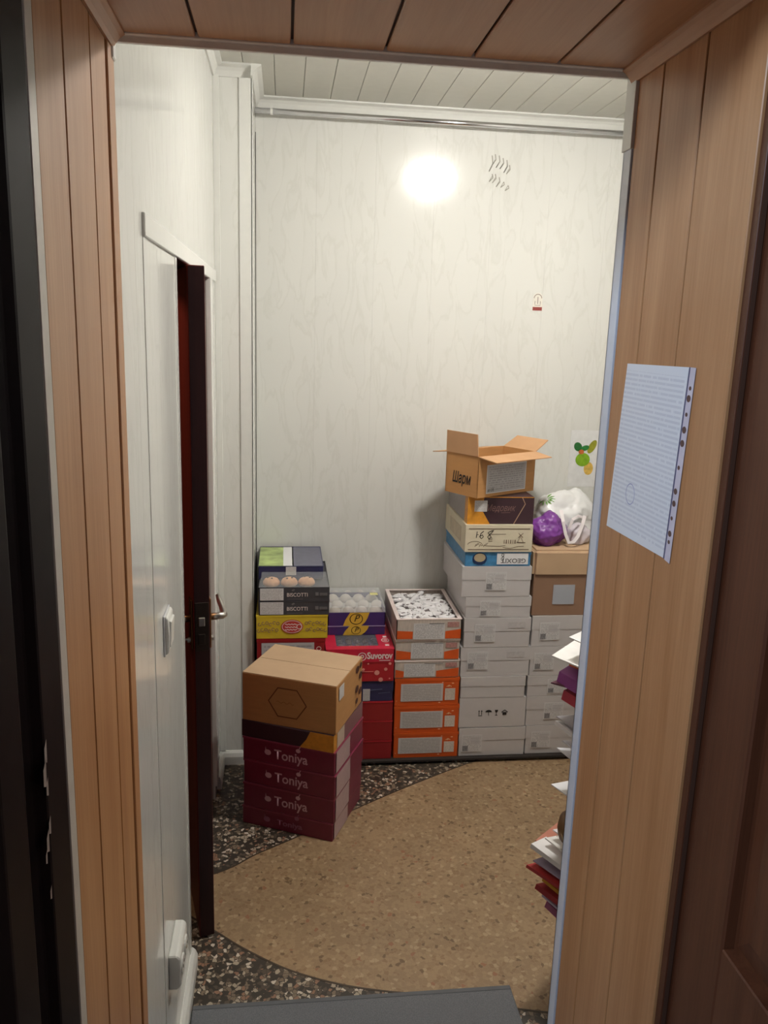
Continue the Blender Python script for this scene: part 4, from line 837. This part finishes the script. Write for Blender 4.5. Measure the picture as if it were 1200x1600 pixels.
# --- foreground stack: burgundy boxes, honey box, kraft carton
P0 = onZ(519, 1316, 0); ra_ = math.radians(-24.5)
ex = Vector((math.cos(ra_), math.sin(ra_))); ey = Vector((-ex.y, ex.x))
LW, LD = .355, .300
FZ = [0]+[zat(P0.x, P0.y, yy) for yy in (1288, 1250, 1213, 1177, 1150, 1074)]
TL = ['burgundy box standing on the floor at the bottom of the foreground stack', 'burgundy box second from the floor in the foreground stack', 'burgundy box third from the floor in the foreground stack', 'burgundy box just under the honey box in the foreground stack']
def fcarton(i, name, m, lab, dx=0, dy=0, w_=LW, d_=LD, dr=0, **kw):
    h = FZ[i+1]-FZ[i]; c = Vector((P0.x, P0.y))+ex*(-LW/2+dx)+ey*(LD/2+dy)
    return carton(name, w_, d_, h-.001, (c.x, c.y, FZ[i]), ra_+dr, m, lab, **kw), h
for i in range(4):
    o, h = fcarton(i, 'burgundy_box', BURG, TL[i], dx=(.0, .003, .006, .003)[i], dr=(.0, .006, -.004, .0)[i], cat='box', group='burgundy boxes in the foreground stack', lid=.06, lidm=mat('burgundy_rim', (136, 52, 76), .4))
    zz = h*.46; sc = 1
    letters(o, 'Toniya', .052 if i else .030, .012, -LD/2-.003, zz, PINKP if i else mat('dim_mauve_print', (150, 92, 116), .5, var=.01), width=.130 if i else .10, bold=.0008)
    mb = MB().disc((-.078, zz+.004), .013, .011, -LD/2-.003, 14).add([(-.088, -LD/2-.003, zz+.008), (-.082, -LD/2-.003, zz+.006), (-.087, -LD/2-.003, zz+.026)], [(0, 1, 2)])
    link('apple_logo', mb.mesh('apple_logo', PINKP if i else MC['dim_mauve_print']), o)
    link('apple_mark', MB().disc((.040, zz+.031), .009, .008, -LD/2-.003, 14).ribbon([(.042, zz+.036), (.048, zz+.048)], .003, -LD/2-.003).mesh('apple_mark', PINKP if i else MC['dim_mauve_print']), o)
    front(o, 'side_label', -LD/2+.012, -LD/2+.150, h*.06, h*.96, mat('mauve_side_label', (176, 150, 152), .35, var=.05, scale=80), LW, .0026, 'r')
o, h = fcarton(4, 'honey_box', COCOA, 'dark plum and honey-orange box under the big kraft carton', dx=-.002, dy=.0, cat='box', lid=None)
hp = MB().add([(.05, -LD/2-.0022, 0), (LW/2, -LD/2-.0022, 0), (LW/2, -LD/2-.0022, h), (.09, -LD/2-.0022, h), (.075, -LD/2-.0022, h*.5)], [(0, 1, 2, 3, 4)])
hp.add([(LW/2+.0012, -LD/2-.002, 0), (LW/2+.0012, -LD/2+.03, 0), (LW/2+.0012, -LD/2+.03, h), (LW/2+.0012, -LD/2-.002, h)], [(0, 1, 2, 3)])
link('honeycomb_print', hp.mesh('honeycomb_print', HONEY), o)
front(o, 'side_label', -LD/2+.03, -LD/2+.10, h*.04, h*.95, mat('pale_side_label', (196, 176, 160), .4), LW, .0026, 'r')
front(o, 'side_print', -LD/2+.10, LD/2, h*.02, h*.98, mat('mauve_brown_print', (128, 92, 96), .35), LW, .0016, 'r')
o, h = fcarton(5, 'kraft_carton', KRAFT, 'big closed kraft carton with a hexagon outline on top of the foreground stack', dx=.0, dy=-.006, w_=LW+.002, d_=LD-.016, dr=.02, cat='carton')
d_ = LD-.016; w_ = LW+.002
link('top_flaps', MB().box(-w_/2+.001, w_/2-.001, -d_/2+.001, -.0012, h-.001, h+.0012).box(-w_/2+.001, w_/2-.001, .0012, d_/2-.001, h-.001, h+.0012).mesh('top_flaps', KRAFT_TAN, .0004), o)
hexp = [(-.004+.072*math.cos(math.pi/3*k), h*.50+.062*math.sin(math.pi/3*k)) for k in range(7)]
HXM = mat('brown_hexagon_ink', (110, 66, 30), .7)
link('hexagon_outline', MB().ribbon(hexp, .0045, -d_/2-.0026).mesh('hexagon_outline', HXM), o)
link('faint_hexagon_script', MB().ribbon([(-.045+j*.006, h*.50+.004*math.sin(j*1.7)) for j in range(12)], .003, -d_/2-.0026).mesh('faint_hexagon_script', mat('faint_brown_ink', (164, 114, 64), .7)), o)
front(o, 'sticker', -d_/2+.020, -d_/2+.070, h*.66, h*.93, PRINT, w_, .0026, 'r')
mb = MB()
for (a, b, s) in ((.078, .86, .9), (.116, .66, .9), (.078, .44, .9), (.116, .88, .7), (.116, .32, .9), (.078, .18, .7)):
    vs = [(w_/2+.0026, a+.022*s*math.cos(math.pi/3*k+.5), h*b+.017*s*math.sin(math.pi/3*k+.5)) for k in range(6)]; mb.add(vs, [tuple(range(6))])
link('hexagon_cluster', mb.mesh('hexagon_cluster', mat('dark_hexagon_ink', (82, 46, 36), .6)), o)

# --- bags on the brown box
def blob(name, c, sx, sy, sz, seed, m, amp=.25, sub=5, flat=True, fq=2.4):
    bm = bmesh.new(); bmesh.ops.create_icosphere(bm, subdivisions=sub, radius=1)
    off = Vector((seed*3.1, seed*1.7, seed*.9))
    for v in bm.verts:
        p = v.co.copy(); n1 = noise.noise(p*fq*.6+off); rdg = 1-abs(noise.noise(p*fq*1.6+off*2)); r3 = 1-abs(noise.noise(p*fq*4+off))
        k = 1+amp*n1+amp*.45*(rdg-.7)+amp*.16*(r3-.7)
        q_ = p*k; v.co = Vector((q_.x*sx, q_.y*sy, max(-.80*sz, q_.z*sz)))
    zmin = min(v.co.z for v in bm.verts)
    for v in bm.verts: v.co.z -= zmin
    me = bpy.data.meshes.new(name); bm.to_mesh(me); bm.free(); me.materials.append(m)
    for p in me.polygons: p.use_smooth = True
    return me
WBAG = mat('white_plastic_bag', (226, 226, 226), .35, var=.02, bump=.1); VBAG = mat('purple_plastic_bag', (124, 62, 148), .35, var=.10)
pw = onY(879, 800, 3.42)
me = blob('white_bag', None, .135, .10, .105, 3, WBAG, .30, 5)
for v in me.vertices:                       # pulled up into a gathered tuft
    t_ = max(0, 1-((v.co.x-.045)**2+v.co.y**2)**.5/.10); v.co.z += .034*t_
wbg = link('white_bag', me, None, (pw.x, 3.42, LIDZ), label='crumpled white plastic bag with a green plant print on the brown box', cat='bag')
GRN = mat('green_leaf_print', (112, 168, 70), .4, var=.2); mb = MB()
rnd = random.Random(5)
dg = bpy.context.evaluated_depsgraph_get(); bpy.context.view_layer.update()
from mathutils.bvhtree import BVHTree
bv = BVHTree.FromPolygons([v.co for v in me.vertices], [p.vertices for p in me.polygons])
def on_bag(px_, py_):
    d = ray(px_, py_); h_ = bv.ray_cast(EYE-wbg.location, d.normalized()); return h_[0], h_[1]
for k in range(14):
    a = 2*math.pi*k/14; pts = []
    for s in (3, 8, 13):
        q_, n_ = on_bag(852+s*1.25*math.cos(a), 780+s*.8*math.sin(a))
        if q_: pts.append(q_+n_*.0015)
    if len(pts) == 3:
        t_ = (pts[2]-pts[0]).normalized(); sd = t_.cross(Vector((0, -1, 0))).normalized()*.0045
        mb.add([pts[0], pts[1]+sd, pts[2], pts[1]-sd], [(0, 1, 2, 3)])
if mb.v: link('leaf_print', mb.mesh('leaf_print', GRN), wbg)
pv = onY(856, 825, 3.26)
me = blob('purple_bag', None, .072, .060, .072, 8, VBAG, .32, 5, fq=2.0)
link('purple_bag', me, None, (pv.x, 3.262, LIDZ), label='crumpled purple plastic bag at the front of the brown box', cat='bag')
# handled white bag hanging forward
ph = onY(897, 826, 3.27)
hb_ = link('handled_bag', blob('handled_bag', None, .050, .045, .048, 12, mat('pale_lilac_bag', (206, 198, 206), .4, var=.04), .25, 4), None, (ph.x+.022, 3.285, LIDZ), label='small pale bag with looped handles beside the purple bag', cat='bag')
def strap(pts, wdt, m, par):
    pts = [Vector(p) for p in pts]; vs = []
    for i, p in enumerate(pts):
        t_ = (pts[min(i+1, len(pts)-1)]-pts[max(i-1, 0)]).normalized(); sd = t_.cross(Vector((0, -1, .3))).normalized()*wdt/2
        for yy in (0, .0012): vs += [p+sd+Vector((0, yy, 0)), p-sd+Vector((0, yy, 0))]
    fs = []
    for i in range(len(pts)-1):
        a, b = i*4, (i+1)*4; fs += [(a, a+1, b+1, b), (a+2, b+2, b+3, a+3), (a, b, b+2, a+2), (a+1, a+3, b+3, b+1)]
    link('handle', MB().add(vs, fs).mesh('handle', m), par)
def HP(x, y, Y): q_ = onY(x, y, Y); return q_-hb_.location
HM = mat('white_bag_handle', (228, 220, 222), .4)
strap([HP(877, 797, 3.25), HP(880, 815, 3.215), HP(884, 835, 3.205), HP(889, 848, 3.20), HP(896, 847, 3.20), HP(903, 838, 3.21), HP(910, 820, 3.235), HP(914, 806, 3.25)], .014, HM, hb_)
strap([HP(889, 826, 3.215), HP(895, 812, 3.22), HP(904, 806, 3.235), HP(912, 809, 3.25)], .012, HM, hb_)

# --- shelf rack hidden behind the right jamb, and the flat stuff poking out of it
RX0 = .792
SHM = mat('grey_shelf_board', (150, 146, 140), .6)
rk = link('shelf_rack', None, None, (1.0, 1.72, 0), label='open shelf rack behind the right jamb', cat='shelf')
def shelf(z): link('shelf_board', MB().box(RX0-1.0, .25, -.22, .215, z-.014, z).mesh('shelf_board', SHM, .001), rk)
for a in (RX0-1.0+.002, .228):
    for b in (-.218, .193): link('upright', MB().box(a, a+.02, b, b+.02, 0, 1.12).mesh('upright', SHM, .001), rk)
CY = 1.92
def bundle(items, grad):
    """cards lying parallel in one loose pile; each item: tip pixel, plan angles of its two edges, edge lengths, thickness, colour, name, label, kind"""
    low = 9
    for (tip, dy, da, db, su, sv, th, col, name, label, cat) in items:
        T0 = onY(*tip, CY+dy); m = mat('card_'+'_'.join(map(str, col)), col, .5, var=.04)
        def dirv(a): c_, s_ = math.cos(math.radians(a)), math.sin(math.radians(a)); return Vector((c_, s_, grad[0]*c_+grad[1]*s_))
        u, v = dirv(da), dirv(db); n = Vector((-grad[0], -grad[1], 1)).normalized()
        P = [Vector((0, 0, 0)), u*su, u*su+v*sv, v*sv]; vs = [tuple(p) for p in P]+[tuple(p-n*th) for p in P]
        low = min(low, min(T0.z+q[2] for q in vs))
        link(name, MB().add(vs, [(0, 1, 2, 3), (7, 6, 5, 4)]+[(i, (i+1) % 4, 4+(i+1) % 4, 4+i) for i in range(4)]).mesh(name, m), None, T0, label=label, cat=cat, group='flat cards and folders poking out past the right jamb')
    shelf(low-.002)
bundle([((889, 995), 0, 35, -40, .12, .14, .003, (232, 232, 232), 'flat_card', 'small white card corner, uppermost of those past the right jamb', 'card'),
        ((862, 1024), 0, 42, -34, .14, .16, .004, (236, 234, 232), 'flat_card', 'wide white card lying on the top shelf past the right jamb', 'card'),
        ((890, 1036), 0, 40, -36, .10, .12, .008, (214, 104, 60), 'flat_card', 'orange card edge peeking out beneath the wide white card', 'card'),
        ((874, 1049), 0, 40, -48, .10, .16, .034, (140, 70, 140), 'purple_folder', 'thick purple folder sticking out past the right jamb', 'folder'),
        ((861, 1066), .0, 30, -20, .10, .12, .004, (104, 60, 76), 'flat_card', 'dark plum card tip below the purple folder', 'card'),
        ((881, 1078), .0, 30, -50, .10, .12, .030, (178, 60, 78), 'flat_card', 'red card corner under the purple folder', 'card')], (-.10, .22))
bundle([((870, 1119), 0, 25, -42, .12, .14, .003, (172, 170, 176), 'flat_card', 'light grey card above the pair of thin white ones', 'card'),
        ((868, 1126), 0, 16, -48, .12, .14, .010, (226, 224, 226), 'flat_card', 'white card with thick folded edge at mid height past the jamb', 'card'),
        ((879, 1157), 0, 16, -48, .12, .12, .003, (206, 204, 212), 'flat_card', 'slim pale card just above the lower thin card', 'card'),
        ((870, 1168), 0, 16, -46, .12, .14, .003, (216, 216, 222), 'flat_card', 'thin pale card level with the bottom of the white cartons', 'card')], (-.30, .25))
bundle([((861, 1225), 0, 18, -50, .11, .11, .003, (222, 222, 226), 'flat_card', 'lone white card above the brown printed pouch', 'card')], (-.12, .2))
bundle([((864, 1296), 0, 18, -46, .12, .14, .004, (226, 222, 224), 'flat_card', 'small white card tip over the lowest bundle', 'card'),
        ((852, 1309), 0, 18, -48, .12, .16, .004, (230, 228, 224), 'flat_card', 'white card second in the lowest bundle', 'card'),
        ((836, 1313), .03, 40, -20, .12, .14, .002, (178, 112, 92), 'flat_card', 'salmon sheet behind the white cards of the lowest bundle', 'card'),
        ((830, 1318), 0, 30, -46, .06, .20, .014, (228, 226, 226), 'flat_card', 'long white card with a thick spine in the lowest bundle', 'card'),
        ((863, 1338), 0, 10, -48, .10, .10, .006, (206, 74, 96), 'flat_card', 'pink card edge in the lowest bundle', 'card'),
        ((833, 1344), 0, 26, -42, .12, .14, .003, (168, 160, 184), 'flat_card', 'lilac grey card under the long white spine', 'card'),
        ((823, 1351), 0, 20, -40, .13, .14, .010, (178, 56, 56), 'flat_card', 'red card poking furthest out of the lowest bundle', 'card'),
        ((848, 1372), 0, 10, -50, .08, .12, .010, (214, 158, 44), 'flat_card', 'yellow card in the lowest bundle', 'card'),
        ((838, 1381), 0, 18, -44, .12, .12, .018, (160, 48, 52), 'flat_card', 'dark red card under the yellow card', 'card'),
        ((847, 1398), 0, 14, -50, .10, .12, .006, (190, 176, 200), 'flat_card', 'pale lilac card near the bottom of the lowest bundle', 'card'),
        ((854, 1408), 0, 10, -55, .09, .12, .022, (146, 80, 116), 'flat_card', 'plum card at the very bottom of the lowest bundle', 'card')], (-.16, .22))
shelf(.10)
# brown printed pouch
pp = onY(869, 1274, CY)
pch = link('brown_pouch', MB().lathe([(.05, 0), (.064, .012), (.068, .036), (.064, .060), (.05, .072)], (0, 0, 0), 24).mesh('brown_pouch', mat('brown_leather', (104, 78, 50), .5, var=.15), smooth=True), None, (pp.x+.055, CY-.06, pp.z-.042), label='round brown pouch with pale scribbled print behind the jamb', cat='pouch')
mb = MB(); rnd = random.Random(2)
for k in range(7):
    a0 = math.pi+rnd.uniform(-.2, .9); zz = .016+.04*rnd.random(); vs = []
    pts = [(a0+.09*math.sin(j*1.3+k)+.03*j, zz+.007*math.cos(j*1.9)) for j in range(6)]
    for a, z_ in pts:
        for dz in (.0015, -.0015): vs.append((.0693*math.cos(a), .0693*math.sin(a), z_+dz))
    mb.add(vs, [(2*i, 2*i+1, 2*i+3, 2*i+2) for i in range(5)])
link('scribble_print', mb.mesh('scribble_print', mat('pale_gold_print', (206, 190, 156), .5)), pch)
